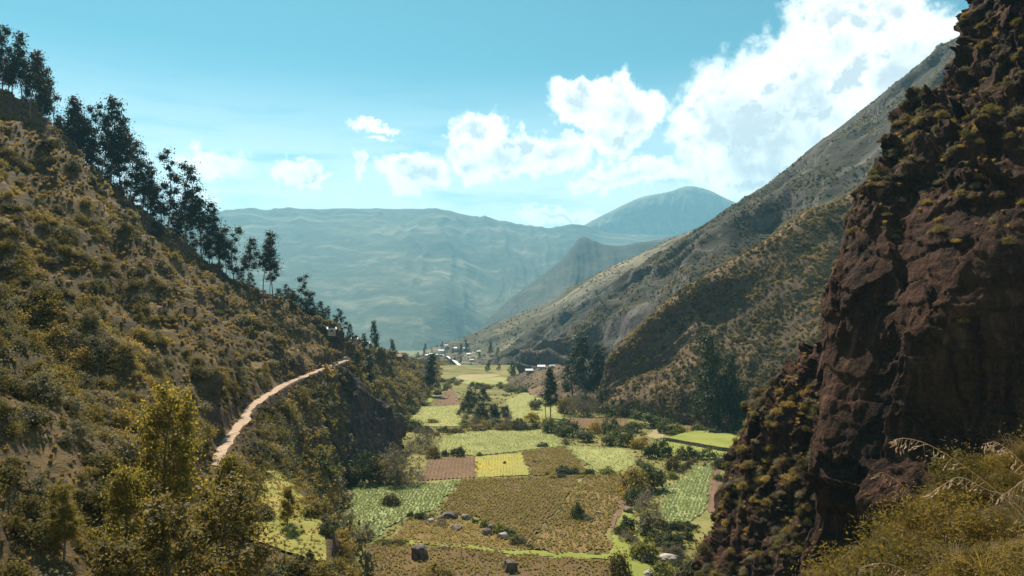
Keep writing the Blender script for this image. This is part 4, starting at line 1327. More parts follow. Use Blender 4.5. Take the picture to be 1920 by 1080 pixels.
# second rank just behind the crest
for i in range(56):
    x = -15 + 655 * (i + rt.random()) / 56
    c = crest_at(x)
    b = np.array([c[0], c[1], 0]) * (1.0 + .05 * rt.random())
    b[2] = LH.z_at(b[0], b[1])
    h = rt.uniform(12, 23) * (1.0 if x < 420 else .72)
    place_tree('eucalyptus_tree', (EUC_THIN[i % 4] if i % 3 == 1 else EUC[(i * 3) % 7]), b - np.array([0, 0, .5]), h, rt.uniform(0, 6.28), rel_label('shorter back-row eucalyptus', x, 0, LM_RIDGE), 'tree', 'eucalyptus grove behind the left ridge', 1.35)


def tree_px(name, ms, px, py, top, label, patch=None, wide=1.0, group=None, d=None, cat='tree'):
    if d is not None:
        b = np.array([(px - 960) / F * d, d, 0.0])
        b[2] = patch.z_at(b[0], b[1])
    else:
        b = patch.hit(px, py) if patch is not None else on_floor(px, py)
    h = (HY - top) / F * b[1] - b[2]
    return place_tree(name, ms, b - np.array([0, 0, .25]), h, rt.uniform(0, 6.28), label, cat, group, wide)


TALL = [tree_meshes('tall_eucalyptus', 270 + i, M['tree_dark'], 6000, .023, .30, .97, .14, .011, 28, .085, .5, .05, .5) for i in range(2)]
tree_px('eucalyptus_tree', TALL[0], 1032, 788, 688, 'tall eucalyptus with bare lower trunk standing in the middle of the valley floor', wide=1.2)
tree_px('eucalyptus_tree', EUC[5], 1024, 784, 712, 'shorter eucalyptus pressed against the tall one mid-valley', wide=1.4)
tree_px('broad_eucalyptus', DARK[0], 1098, 752, 622, 'largest broad dark tree at the toe of the right slope', wide=1.25, cat='tree')
tree_px('broad_eucalyptus', DARK[1], 1120, 752, 640, 'broad dark tree on the right of the largest one', wide=1.25)
tree_px('broad_eucalyptus', DARK[2], 1074, 748, 652, 'smaller dark tree on the left of the largest one', wide=1.35)
tree_px('eucalyptus_tree', TALL[1], 806, 742, 660, 'lone tall tree with dark crown beyond the rock outcrop', wide=1.5)
tree_px('dark_tree', DARK[3], 706, 660, 597, 'conical dark tree on the left skyline near the houses', LH, .85)
tree_px('dark_tree', DARK[1], 741, 668, 634, 'small dark tree ending the left skyline', LH, 1.1)
tree_px('dark_tree', DARK[0], 660, 640, 604, 'dark bushy tree beside the hill house', LH, 1.1)
tree_px('dark_tree', DARK[2], 688, 655, 622, 'low dark tree between hill house and skyline tree', LH, 1.3)
tree_px('eucalyptus_tree', EUC_THIN[0], 708, 752, 660, 'thin tree with bare trunk growing above the rock outcrop', LH, 1.9)
tree_px('dark_tree', DARK[3], 672, 700, 655, 'leafy tree where the dirt path bends out of sight', LH, 1.2)
tree_px('dark_tree', DARK[2], 735, 712, 676, 'bushy tree on the far bank behind the outcrop', LH, 1.4)
for i, (x, y, top, w, lab) in enumerate([(882, 772, 722, 1.0, 'leftmost round dark tree of the valley clump'), (906, 757, 722, 1.0, 'rearmost round dark tree of the valley clump'), (872, 782, 750, 1.1, 'low round tree at the left foot of the valley clump'),
                                          (902, 790, 750, 1.1, 'front round dark tree of the valley clump'), (926, 790, 752, 1.1, 'round dark tree second from right in the valley clump'), (948, 790, 756, 1.1, 'rightmost round dark tree of the valley clump')]):
    tree_px('round_tree', ROUND[i % 4], x, y, top, lab, None, w, 'round trees in the valley clump')
for i, (x, y, top, w, lab) in enumerate([(1335, 806, 616, 1.0, 'tallest dark tree under the right slope beside the terrace'), (1378, 806, 655, 1.05, 'dark tree right of the tallest beside the terrace'),
                                          (1356, 812, 690, 1.3, 'lower dark tree in front beside the terrace'), (1392, 812, 720, 1.4, 'half-hidden dark tree against the red cliff'), (1318, 800, 690, 1.1, 'leftmost dark tree beside the terrace')]):
    tree_px('dark_tree', DARK[i % 4], x, y, top, lab, None, w, 'dark trees beside the terrace')
# near trees, lower left
for (ms, x, d, top, w, lab, nm) in [
        (FORE[0], 318, 66, 712, 1.15, 'yellow-tipped olive tree left of the dirt path', 'olive_tree'),
        (FORE[1], 42, 74, 716, 1.3, 'dense olive tree at the left edge', 'olive_tree'),
        (EUC_THIN[2], 180, 88, 628, 1.3, 'slender tree with long bare trunk on the left slope', 'slender_tree'),
        (BRONZE[0], 408, 50, 872, 1.3, 'bronze-leaved tree at the bottom beside the meadow', 'bronze_tree'),
        (BRONZE[1], 330, 44, 905, 1.4, 'bronze-leaved tree at the bottom left of the meadow tree', 'bronze_tree'),
        (FORE[2], 238, 50, 862, 1.2, 'olive tree low on the left between bronze and edge trees', 'olive_tree'),
        (FORE[0], 120, 46, 892, 1.2, 'olive tree near the bottom left corner', 'olive_tree'),
        (FORE[1], 30, 44, 960, 1.3, 'low olive tree in the very corner at bottom left', 'olive_tree'),
        (BRONZE[2], 205, 40, 985, 1.3, 'lowest bronze-leaved tree on the bottom edge', 'bronze_tree'),
        (FORE[2], 420, 74, 845, 1.1, 'yellowish tree hiding the near end of the dirt path', 'olive_tree')]:
    tree_px(nm, ms, x, 0, top, lab, LH, w, None, d)
tree_px('small_tree', FORE[1], 537, 985, 905, 'small open tree standing on the shelf meadow', LH, 1.25)

# ---- bushes and hedges on the valley floor: frame x, base y, width, height, kind, label
HEDGE = [bush_mesh('hedge_bush', 300 + i, 1300, .13, M['hedge'], 20, 1.25) for i in range(4)]
HLIGHT = [bush_mesh('light_bush', 310 + i, 1300, .13, M['hedge_light'], 20, 1.1) for i in range(2)]
GREY = [bush_mesh('ashen_bush', 320 + i, 2400, .10, M['grey_bush'], 26, 1.2, .22) for i in range(2)]
YEL = [bush_mesh('yellow_bush', 330, 900, .14, M['yellow_bush'], 16, 1.0)]
SCR = [bush_mesh('brown_bush', 340 + i, 1500, .12, M['scrub' if i else 'scrub_grey'], 20, 1.1) for i in range(3)]
KIND = {'h': HEDGE, 'l': HLIGHT, 'g': GREY, 'y': YEL, 's': SCR}
HG = 'dark hedge bushes behind the pale field'
bl = [
    (1030, 811, 34, 28, 'h', 'first bush of the dark hedge row beside the tall eucalyptus', HG), (1050, 815, 30, 24, 'h', 'low bush second in the dark hedge row', HG),
    (1070, 819, 36, 34, 'h', 'bush third in the dark hedge row', HG), (1096, 827, 40, 26, 'h', 'wide low bush fourth in the dark hedge row', HG),
    (1114, 812, 26, 30, 's', 'brown bush set behind the dark hedge row', HG), (1147, 834, 38, 30, 'h', 'round bush in the middle of the dark hedge row', HG),
    (1144, 813, 34, 38, 'h', 'taller greyish bush behind the middle of the hedge row', HG), (1178, 837, 34, 32, 'h', 'bush right of the round hedge bush', HG),
    (1202, 841, 36, 28, 's', 'olive bush before the sandy clearing', HG), (1222, 859, 30, 32, 'h', 'round blue-green bush below the sandy clearing', HG),
    (1245, 857, 30, 36, 'h', 'tall bush behind the mint green field', HG), (1265, 882, 32, 36, 's', 'olive bush at the top left of the mint green field', HG),
    (1278, 861, 28, 26, 's', 'olive bush right behind the tall hedge bush', HG), (1298, 861, 28, 26, 'h', 'dark bush below the terrace wall, left one', HG),
    (1328, 862, 30, 24, 'h', 'dark bush below the terrace wall, right one', HG), (1358, 878, 36, 30, 's', 'brownish bush between terrace and cliff foot', HG),
    (1188, 810, 36, 22, 'h', 'low dark bush beside the striped plot', HG), (1224, 801, 50, 28, 'h', 'large olive bush above the sandy clearing', HG),
    (1250, 813, 34, 28, 'h', 'dark bush right of the sandy clearing', HG), (1272, 816, 28, 24, 'l', 'pale bush at the left tip of the terrace', HG),
    (1267, 793, 22, 22, 's', 'dark round bush beside the ochre dotted plot', None), (1060, 834, 16, 14, 's', 'small brown bush alone at the edge of the pale fields', None),
    (1018, 838, 20, 10, 'h', 'low bush on the seam of the pale field', None), (1055, 888, 34, 16, 'h', 'flat grey-green bush at the lower edge of the dotted field, left one', None),
    (1076, 888, 26, 14, 'h', 'flat grey-green bush at the lower edge of the dotted field, right one', None), (1138, 888, 30, 15, 'l', 'small green bush left of the big dark bush', None),
    (1188, 925, 66, 62, 's', 'left half of the big dark bush beside the ochre field', 'big dark bush'), (1216, 918, 58, 54, 'h', 'right half of the big dark bush beside the ochre field', 'big dark bush'),
    (1188, 944, 40, 34, 'h', 'dark low bush under the big dark bush', None), (1212, 962, 52, 46, 'g', 'pinkish ashen bare bush beside the mint green field', None),
    (1214, 1000, 50, 46, 's', 'tall olive bush below the ashen bush', None), (1175, 996, 30, 32, 'h', 'round dark bush left of the tall olive bush', None),
    (1083, 972, 28, 36, 'h', 'dark spiky bush standing in the ochre field', None), (1098, 976, 26, 14, 's', 'low bush at the foot of the spiky bush in the ochre field', None),
    (1162, 1078, 40, 52, 's', 'tall brown bush at the bottom edge by the headland', None), (1208, 1046, 52, 42, 'l', 'bright green bush on the headland', None),
    (1262, 1026, 46, 34, 'h', 'blue-grey bush above the pale flat boulder', None), (1290, 1010, 26, 22, 'h', 'small dark bush below the mint green field', None),
    (1240, 1080, 46, 34, 'l', 'green bush at the bottom edge left of the cliff foot', None), (1290, 1085, 46, 30, 's', 'yellowish bush at the bottom edge under the cliff', None),
    (752, 908, 84, 74, 'g', 'large ashen grey bush at the left end of the striped field', None), (722, 905, 60, 56, 's', 'brown bush left of the large ashen bush', None),
    (688, 908, 60, 60, 'h', 'dark round bush above the cabbage field', None), (734, 947, 36, 26, 's', 'brown bush growing inside the cabbage field', None),
    (690, 1008, 28, 34, 'g', 'thin bare shrub at the lower left of the cabbage field', None), (655, 1062, 86, 100, 's', 'tall brown bush left of the bottom plot', None),
    (620, 1090, 70, 60, 'h', 'dark bush at the bottom edge left of the bottom plot', None), (820, 1090, 66, 40, 's', 'olive bush at the bottom edge before the square boulder', None),
    (834, 855, 15, 14, 'h', 'small round dark bush above the striped field', None), (859, 855, 30, 20, 'h', 'grey-green bush above the striped field', None),
    (899, 855, 14, 8, 'h', 'tiny bush at the top corner of the yellow plot', None), (946, 870, 7, 6, 'h', 'tiny dark bush in the middle of the yellow plot', None),
    (1002, 868, 10, 6, 'h', 'tiny bush on the lower edge of the dotted field', None), (768, 806, 44, 28, 'h', 'wide bush at the right foot of the rock outcrop', None),
    (790, 845, 50, 46, 'g', 'ashen bush in front of the pale diagonal field', None), (812, 858, 30, 26, 's', 'brown bush beside the ashen bush left of the diagonal field', None),
    (810, 793, 22, 10, 's', 'low brown bush on the long meadow', None), (832, 810, 24, 12, 'h', 'low bush at the far left edge of the diagonal field', None),
    (855, 811, 32, 13, 's', 'wide brown bush behind the diagonal field', None), (893, 807, 36, 13, 's', 'reddish bush under the round trees', None),
    (928, 799, 32, 16, 'h', 'green bush under the round trees at right', None), (978, 805, 44, 14, 's', 'long dark brown bush behind the diagonal field', None),
    (998, 792, 34, 24, 'y', 'yellow flowering bush left of the tall eucalyptus', None), (1004, 768, 26, 22, 'h', 'dark bush left of the tall eucalyptus trunk', None),
    (776, 746, 26, 24, 'h', 'dark bush at the foot of the lone tall tree', None), (820, 728, 14, 12, 'h', 'round bush behind the lone tall tree', None),
    (790, 760, 36, 12, 'h', 'low hedge at the top of the long meadow', None), (1085, 780, 50, 50, 'g', 'big ashen bush below the broad dark trees', None),
    (1062, 775, 30, 36, 's', 'brown bush right of the tall eucalyptus', None), (1112, 782, 36, 40, 'g', 'ashen bush at the toe of the right slope', None),
    (960, 735, 24, 12, 'h', 'low bush behind the pale pasture', None), (1048, 760, 30, 16, 's', 'olive bush behind the tall eucalyptus', None),
    (1140, 782, 34, 30, 'h', 'dark bush where the right slope meets the grass strip', None), (1170, 782, 34, 26, 's', 'brown bush under the right slope', None),
    (1205, 786, 36, 30, 'h', 'dark bush under the middle of the right slope', None), (1240, 786, 30, 20, 'l', 'light bush under the right slope', None),
    (1310, 812, 30, 22, 'h', 'dark bush behind the terrace, left one', None), (1345, 816, 40, 22, 'h', 'dark bush behind the terrace, middle one', None), (1380, 818, 40, 24, 'h', 'dark bush behind the terrace, right one', None),
]
for i, (x, y, w, h, kd, lab, grp) in enumerate(bl):
    b = on_floor(x, y)
    r = w / F * b[1] * .5 / .68
    hh = h / F * b[1] / 1.05
    ms = KIND[kd]
    link({'h': 'hedge_bush', 'l': 'green_bush', 'g': 'ashen_bush', 'y': 'yellow_bush', 's': 'brown_bush'}[kd], ms[i % len(ms)], loc=b + np.array([0, 0, -.05]), rot=(0, 0, rt.uniform(0, 6.28)), scale=(r, r, hh),
         label=lab, category='bush', group=grp)
# shelf and slope-foot bushes
for i, (x, y, w, h, kd, lab) in enumerate([
        (500, 968, 44, 34, 's', 'brown bush left of the small tree on the shelf meadow'), (590, 965, 60, 44, 's', 'wide olive bush right of the small shelf tree'),
        (560, 1075, 84, 66, 's', 'large brown bush at the bottom of the shelf meadow'), (520, 1085, 50, 40, 'h', 'dark bush at the bottom edge left of the brown one'),
        (600, 890, 70, 60, 'h', 'dark bush behind the upper end of the shelf meadow'), (540, 882, 60, 60, 'h', 'dark bush at the top left of the shelf meadow'),
        (640, 960, 60, 60, 's', 'brown bush on the lip of the shelf'), (460, 900, 50, 40, 's', 'olive bush between path and shelf meadow')]):
    b = LH.hit(x, y)
    r = w / F * b[1] * .5 / .68
    link('shelf_bush', KIND[kd][i % len(KIND[kd])], loc=b - np.array([0, 0, .1]), rot=(0, 0, rt.uniform(0, 6.28)), scale=(r, r, h / F * b[1] / 1.2), label=lab, category='bush', group='bushes round the shelf meadow')

for i in range(16):
    t = 2.7 + 3.1 * i / 15
    q = crom(rS2, np.array([t]))[0] * np.array([1, 1, 1]) + np.array([rt.uniform(-1.5, 1.0), rt.uniform(-1, 1), 0])
    q[2] = LH.z_at(q[0], q[1])
    r = rt.uniform(1.0, 1.9)
    kd = rt.choice('hss')
    link('lip_bush', KIND[kd][i % len(KIND[kd])], loc=q - np.array([0, 0, .2]), rot=(0, 0, rt.uniform(0, 6.28)), scale=(r, r, r * rt.uniform(.8, 1.1)),
         label='bush on the outer lip of the shelf meadow, %s from the near end' % ORD[i], category='bush', group='bushes on the lip of the shelf meadow')

# bushes scattered along the field margins and over the rough ground of the far valley
LM_VAL = [(1290, 1050, 'the foot of the cliff buttress'), (1258, 1042, 'the large pale flat boulder'), (1262, 1005, 'the blue-grey bush'), (700, 950, 'the cabbage field'), (940, 950, 'the largest brown field'), (1110, 960, 'the ochre field'), (845, 880, 'the reddish striped field'), (945, 872, 'the yellow plot'), (1045, 868, 'the brown dotted field'),
          (940, 830, 'the diagonal field'), (1130, 862, 'the pale field before the hedge'), (1290, 930, 'the mint green field'), (1120, 793, 'the small striped plot'), (1300, 788, 'the ochre dotted plot'),
          (810, 780, 'the long meadow'), (845, 745, 'the fallow wedge'), (1005, 765, 'the pale pasture'), (905, 716, 'the far yellow-green field'), (895, 706, 'the far tan field'), (1330, 825, 'the grass terrace'),
          (905, 770, 'the round tree clump'), (806, 700, 'the lone tall tree'), (1030, 740, 'the tall valley eucalyptus'), (1098, 700, 'the largest broad dark tree'), (1195, 900, 'the big dark bush'), (760, 740, 'the left bank'),
          (1000, 700, 'the houses below the scree'), (1225, 1050, 'the headland stones')]
rm = random.Random(19)
spots = []
for a, b, nn in [((745, 800), (820, 815), 8), ((868, 800), (1020, 806), 9), ((740, 770), (760, 800), 5), ((1195, 862), (1235, 905), 9), ((1235, 910), (1300, 868), 7), ((1340, 870), (1365, 940), 7), ((1170, 1000), (1215, 1060), 7),
                 ((1230, 990), (1310, 990), 9), ((1215, 1000), (1300, 1075), 12), ((770, 970), (830, 985), 4), ((880, 975), (1000, 1032), 10), ((690, 1015), (760, 1022), 5), ((1000, 894), (1120, 891), 5),
                 ((1120, 800), (1210, 820), 8), ((1030, 800), (1060, 806), 4), ((760, 760), (830, 735), 10), ((820, 735), (870, 715), 8), ((950, 735), (1060, 730), 12), ((870, 728), (1000, 728), 14), ((960, 712), (1070, 715), 14),
                 ((760, 725), (850, 715), 14), ((1040, 745), (1100, 770), 8), ((1250, 1000), (1280, 1075), 6), ((860, 786), (960, 797), 8), ((640, 930), (655, 990), 5), ((1300, 868), (1390, 880), 6)]:
    for _ in range(int(nn * 1.6)):
        t = rm.random()
        spots.append((a[0] + (b[0] - a[0]) * t + rm.uniform(-7, 7), a[1] + (b[1] - a[1]) * t + rm.uniform(-4, 4)))
for i, (x, y) in enumerate(spots):
    b = on_floor(x, y)
    kd = rm.choice('hhhssslg')
    r = rm.uniform(.8, 2.8) * (1.0 if b[1] < 330 else 1.8)
    link({'h': 'hedge_bush', 'l': 'green_bush', 'g': 'ashen_bush', 's': 'brown_bush'}[kd], KIND[kd][i % len(KIND[kd])], loc=b - np.array([0, 0, .08]), rot=(0, 0, rm.uniform(0, 6.28)), scale=(r, r, r * rm.uniform(.6, 1.1)),
         label=rel_label({'h': 'dark green', 'l': 'light green', 'g': 'ashen', 's': 'brownish'}[kd] + ' bush', x, y, LM_VAL), category='bush', group='bushes along the field margins')

# rough grass and weeds over the unploughed floor
rgf = np.random.default_rng(31)
n = 22000
dd = 1 / rgf.uniform(1 / 520., 1 / 140., n)
xx = rgf.uniform(-.30, .36, n) * dd
keep = fbm(np.stack([xx / 9, dd / 9, xx * 0], -1), 3, 71) > -.12
xx, dd = xx[keep], dd[keep]
zz = floor_z(xx, dd)
s_ = rgf.uniform(.3, .95, len(xx)) * np.clip(dd / 260, .8, 1.8)
WEED = [tuft_mesh('weed', 150 + i, 40, leaf_mat('weed_blades_%d' % i, [(.10, .10, .03), (.19, .175, .05), (.28, .23, .08), (.20, .14, .06)], .35), .8, .06, .9) for i in range(2)]
fields_xy = [o for o in bpy.data.objects if o.name.startswith('crop_field')]
occ = set()
for o in fields_xy:
    co = np.empty(len(o.data.vertices) * 3, np.float32)
    o.data.vertices.foreach_get('co', co)
    co = co.reshape(-1, 3)
    occ.update(map(tuple, np.round(co[:, :2] / 1.5).astype(int)))
free = np.array([(int(round(a / 1.5)), int(round(b / 1.5))) not in occ for a, b in zip(xx, dd)])
xx, dd, zz, s_ = xx[free], dd[free], zz[free], s_[free]
ms_ = flat[rgf.integers(0, len(flat), 1500)] + np.stack([rgf.normal(0, .3, 1500), rgf.normal(0, .3, 1500), np.full(1500, -.05)], 1)
xx, dd, zz = np.concatenate([xx, ms_[:, 0]]), np.concatenate([dd, ms_[:, 1]]), np.concatenate([zz, ms_[:, 2]])
s_ = np.concatenate([s_, rgf.uniform(.12, .4, 1500)])
scatter('rough_grass', np.stack([xx, dd, zz], 1), s_[:, None] * np.array([[1.3, 1.3, .9]]), np.stack([xx * 0, xx * 0, rgf.random(len(xx)) * 6.28], 1), rgf.integers(0, 2, len(xx)), WEED, 'rough grass along the field margins')

# ------------------------------------------------------------------ boulders and stones


def rock_mesh(seed, boxy=False):
    rg = np.random.default_rng(seed)
    import bmesh
    b = bmesh.new()
    if boxy:
        bmesh.ops.create_cube(b, size=1.5)
        bmesh.ops.subdivide_edges(b, edges=b.edges, cuts=5, use_grid_fill=True)
    else:
        bmesh.ops.create_icosphere(b, subdivisions=4, radius=.8)
    me = bpy.data.meshes.new('rock')
    b.to_mesh(me)
    b.free()
    n = len(me.vertices)
    co = np.empty(n * 3, np.float32)
    me.vertices.foreach_get('co', co)
    co = co.reshape(-1, 3).astype(float)
    # cut flat facets
    for _ in range(9 if not boxy else 6):
        d = rg.normal(size=3)
        d /= np.linalg.norm(d)
        lim = rg.uniform(.52, .72) if not boxy else rg.uniform(.8, .98)
        s = co @ d
        co -= np.maximum(s - lim, 0)[:, None] * d
    co += (fbm(co * 2.5 + seed, 4, seed) * .09)[:, None] * (co / (np.linalg.norm(co, axis=1, keepdims=True) + 1e-6))
    me.vertices.foreach_set('co', co.astype(np.float32).ravel())
    me.update()
    return me


ROCKS = [rock_mesh(400 + i) for i in range(5)]
BOXY = [rock_mesh(410 + i, True) for i in range(2)]


def rock(px, py, w, h, label, mat='stone', boxy=False, name='boulder', patch=None, group=None, cat='boulder'):
    b = on_floor(px, py) if patch is None else patch.hit(px, py)
    r = w / F * b[1] / 1.9
    hh = h / F * b[1] / 1.3
    src = (BOXY if boxy else ROCKS)[rt.randrange(2 if boxy else 5)]
    key = '%s_%s' % (src.name, mat)
    me = bpy.data.meshes.get(key)
    if me is None:
        me = src.copy()
        me.name = key
        me.materials.append(M[mat])
    link(name, me, loc=b + np.array([0, 0, hh * .38]), rot=(rt.uniform(-.15, .15), rt.uniform(-.15, .15), rt.uniform(0, 6.28)), scale=(r, r, hh), label=label, category=cat, group=group)


rock(787, 1048, 28, 28, 'square dark boulder, left one of two in the bottom plot', 'stone_dark', True)
rock(956, 1071, 28, 24, 'square dark boulder, right one of two in the bottom plot', 'stone_dark', True)
for x, y, w, h, m, lab in [
        (846, 972, 40, 14, 'stone_dark', 'long flat dark rock in the middle of the fields'), (872, 972, 24, 11, 'stone', 'grey rock at the right end of the long flat rock'),
        (826, 974, 18, 9, 'stone', 'grey rock at the left end of the long flat rock'), (807, 981, 18, 10, 'stone_pale', 'pale rock below the cabbage field corner'),
        (856, 994, 28, 12, 'stone', 'low grey rock in front of the long flat rock'), (913, 1003, 24, 14, 'stone_dark', 'dark rock left of the pale round rock in mid-field'),
        (921, 992, 16, 11, 'stone', 'small rock behind the dark mid-field rock'), (942, 1010, 28, 15, 'stone_pale', 'pale round rock in mid-field'),
        (744, 1019, 14, 8, 'stone', 'small rock beside the upper edge of the bottom plot, right one'), (731, 1016, 12, 7, 'stone', 'small rock beside the upper edge of the bottom plot, left one'),
        (835, 1030, 22, 8, 'stone', 'low flat rock on the grass strip'), (1253, 1050, 42, 15, 'stone_pale', 'large pale flat boulder near the cliff foot'),
        (1272, 1051, 20, 12, 'stone_dark', 'added dark stone standing for the shaded right side of the large pale boulder'), (1188, 1017, 14, 18, 'stone_pale', 'upright pale stone on the headland'),  # the dark stone is added as the shaded side of the pale boulder
        (1178, 960, 24, 12, 'stone', 'flat rock under the big dark bush'), (1185, 993, 14, 12, 'stone_pale', 'pale stone beside the round dark bush'),
        (1107, 976, 16, 10, 'stone_dark', 'dark stone beside the spiky bush in the ochre field'), (1122, 964, 18, 7, 'stone', 'flat stone behind the spiky bush in the ochre field'),
        (1216, 1078, 22, 10, 'stone_pale', 'pinkish stone at the bottom edge of the headland'), (1232, 1070, 18, 9, 'stone_pale', 'pinkish stone above the bottom edge of the headland'),
        (672, 1066, 14, 7, 'stone_pale', 'white stone by the bottom left grass')]:
    rock(x, y, w, h, lab, m)
rk = random.Random(8)
for i in range(22):
    t = rk.random()
    rock(548 + 56 * t + rk.uniform(-7, 7), 984 + 26 * t + rk.uniform(-6, 6), rk.uniform(4, 11), rk.uniform(3, 7), 'pale stone in the rubble heap on the shelf meadow', 'stone_pale', False, 'stone', LH, 'rubble heap on the shelf meadow', 'stone')
for i, (x, y) in enumerate([(474, 1002), (505, 1000), (533, 1005)]):
    rock(x, y, 8, 5, ['leftmost lone stone on the shelf meadow', 'middle lone stone on the shelf meadow', 'lone stone on the shelf meadow nearest the rubble'][i], 'stone', False, 'stone', LH, None, 'stone')
for i in range(16):
    t = rk.random()
    rock(606 + 30 * t + rk.uniform(-3, 3), 690 - 16 * t + rk.uniform(-4, 1), rk.uniform(3, 8), rk.uniform(3, 6), 'grey stone fallen beside the bend of the dirt path', 'stone', False, 'stone', LH, 'fallen stones at the path bend', 'stone')

# ------------------------------------------------------------------ houses


def house(loc, w, dpt, h, rz, label, wall='wall', roof='roof', group=None):
    o = link('house', None, loc=loc, rot=(0, 0, rz), label=label, category='house', group=group)
    a, b = w / 2, dpt / 2
    rh = h * .45

    def boxm(x0, x1, y0, y1, z0, z1):
        V = [(x0, y0, z0), (x1, y0, z0), (x1, y1, z0), (x0, y1, z0), (x0, y0, z1), (x1, y0, z1), (x1, y1, z1), (x0, y1, z1)]
        return V, [(0, 3, 2, 1), (4, 5, 6, 7), (0, 1, 5, 4), (1, 2, 6, 5), (2, 3, 7, 6), (3, 0, 4, 7)]

    def add(nm, V, Fc, m, par):
        me = bpy.data.meshes.new(nm)
        me.from_pydata(V, [], Fc)
        me.materials.append(M[m])
        return link(nm, me, parent=par)
    V = [(-a, -b, -1.5), (a, -b, -1.5), (a, b, -1.5), (-a, b, -1.5), (-a, -b, h), (a, -b, h), (a, b, h), (-a, b, h), (-a, 0, h + rh), (a, 0, h + rh)]
    wl_ = add('wall', V, [(0, 1, 5, 4), (2, 3, 7, 6), (1, 2, 6, 9, 5), (3, 0, 4, 8, 7)], wall, o)
    e, t = .45, .16
    R = []
    for s in (-1, 1):
        R += [(-a - e, s * (b + e), h - rh * e / b), (a + e, s * (b + e), h - rh * e / b), (a + e, 0, h + rh + .05), (-a - e, 0, h + rh + .05)]
    R2 = [(x, y, z + t) for x, y, z in R]
    add('roof', R + R2, [(0, 1, 2, 3), (7, 6, 5, 4), (8, 9, 10, 11), (15, 14, 13, 12), (0, 8, 9, 1), (4, 12, 13, 5), (0, 3, 11, 8), (1, 9, 10, 2), (4, 7, 15, 12), (5, 13, 14, 6)], roof, o)
    V, Fc = boxm(-.5, .5, -b - .04, -b + .1, 0, 2.0)
    add('door', V, Fc, 'door', o)
    for s in (-1, 1):
        V, Fc = boxm(s * a * .6 - .5, s * a * .6 + .5, -b - .04, -b + .1, 1.0, 2.0)
        add('window', V, Fc, 'glass', o)


def house_px(px, py, wpx, label, patch=None, wall='wall', roof='roof', rz=0.0, ratio=.7, group=None, hf=.42):
    b = on_floor(px, py) if patch is None else patch.hit(px, py)
    w = wpx / F * b[1]
    house(b, w, w * ratio, w * hf, rz, label, wall, roof, group)


house_px(624, 618, 14, 'small house with white roof on the left ridge', LH, 'wall', 'roof', .35)
house_px(690, 640, 12, 'tiny pale house below the conical skyline tree', LH, 'wall_white', 'roof', .3)
house_px(668, 634, 10, 'tiny pale house right of the ridge house', LH, 'wall', 'roof', .2)
house_px(748, 676, 20, 'dark green walled shed on the left bank before the village', LH, 'door', 'roof_red', .1)
house_px(990, 694, 13, 'white-roofed house at the toe of the right slope, left one', SP, 'wall', 'roof', .2)
house_px(1012, 689, 13, 'white-roofed house at the toe of the right slope, middle one', SP, 'wall_white', 'roof', -.1)
house_px(1032, 686, 9, 'small pale house at the toe of the right slope, right one', SP, 'wall_white', 'roof', .3)
house_px(1077, 634, 7, 'lone white hut high on the scree slope', RS2, 'wall_white', 'roof', .2)
VG = 'village houses at the valley mouth'
LM_VIL = []
for x, y, w, rf, lab in [(854, 652, 9, 'roof', 'brightest white-roofed village house'), (866, 653, 7, 'roof', 'small village house right of the brightest one'), (826, 659, 11, 'roof', 'long-roofed village house on the road'),
                         (806, 663, 9, 'roof', 'village house left of the long-roofed one'), (796, 665, 7, 'roof', 'leftmost village house by the road'), (818, 664, 6, 'roof', 'small village house below the long-roofed one'),
                         (840, 668, 6, 'roof_red', 'clay-roofed village house beside the road bend'), (878, 662, 7, 'roof', 'village house on the slope right of the road'), (898, 657, 6, 'roof', 'highest village house at right'),
                         (885, 672, 6, 'roof', 'lower village house at right'), (812, 684, 9, 'roof', 'grey-roofed house behind the lone tall tree'), (846, 694, 9, 'roof', 'pale house at the near end of the road'),
                         (872, 640, 6, 'roof', 'small house above the village'), (834, 645, 6, 'roof', 'small house above the long-roofed one')]:
    LM_VIL.append((x, y - 3, 'the ' + lab))
    house_px(x, y, w, lab, RS3, rt.choice(['wall', 'wall_white']), rf, rt.uniform(-.5, .5), group=VG)
# the pale road through the village
rp = [np.array(RS3.hit(x, y)) for x, y in [(772, 664), (790, 663), (808, 662), (826, 662), (838, 665), (845, 671)]] + [W(852, 679, 905), W(860, 686, 850), W(867, 692, 800)]
tt = np.linspace(0, len(rp) - 1, 90)
ctr = crom(np.array(rp), tt)
dt = np.gradient(ctr, axis=0)
sd_ = np.stack([-dt[:, 1], dt[:, 0], dt[:, 0] * 0], 1)
sd_ /= np.linalg.norm(sd_, axis=1, keepdims=True)
RG = np.stack([ctr + sd_ * 2.0, ctr - sd_ * 2.0], 0)
RG[..., 2] += 1.6
link('village_road', mesh_np('village_road', RG.reshape(-1, 3), grid_quads(90, 2), [M['road']]), kind='structure', label='pale road winding into the far village')
# village trees
for i in range(26):
    x, y = rt.uniform(780, 930), rt.uniform(648, 694)
    b = RS3.hit(x, y)
    h = rt.uniform(9, 22)
    place_tree('village_tree', (DARK if i % 2 else EUC)[i % 4], b - np.array([0, 0, .3]), h, rt.uniform(0, 6), rel_label('taller tree' if h > 15 else 'low tree', x, y, LM_VIL), 'tree', 'village trees', 1.2)
for i in range(10):
    x, y = rt.uniform(890, 1050), rt.uniform(692, 712)
    b = on_floor(x, max(y, 694))
    place_tree('valley_tree', DARK[i % 4], b - np.array([0, 0, .3]), rt.uniform(8, 17), rt.uniform(0, 6), rel_label('dark tree on the far field edge', x, y, LM_VAL), 'tree', 'trees along the far field edge', 1.2)

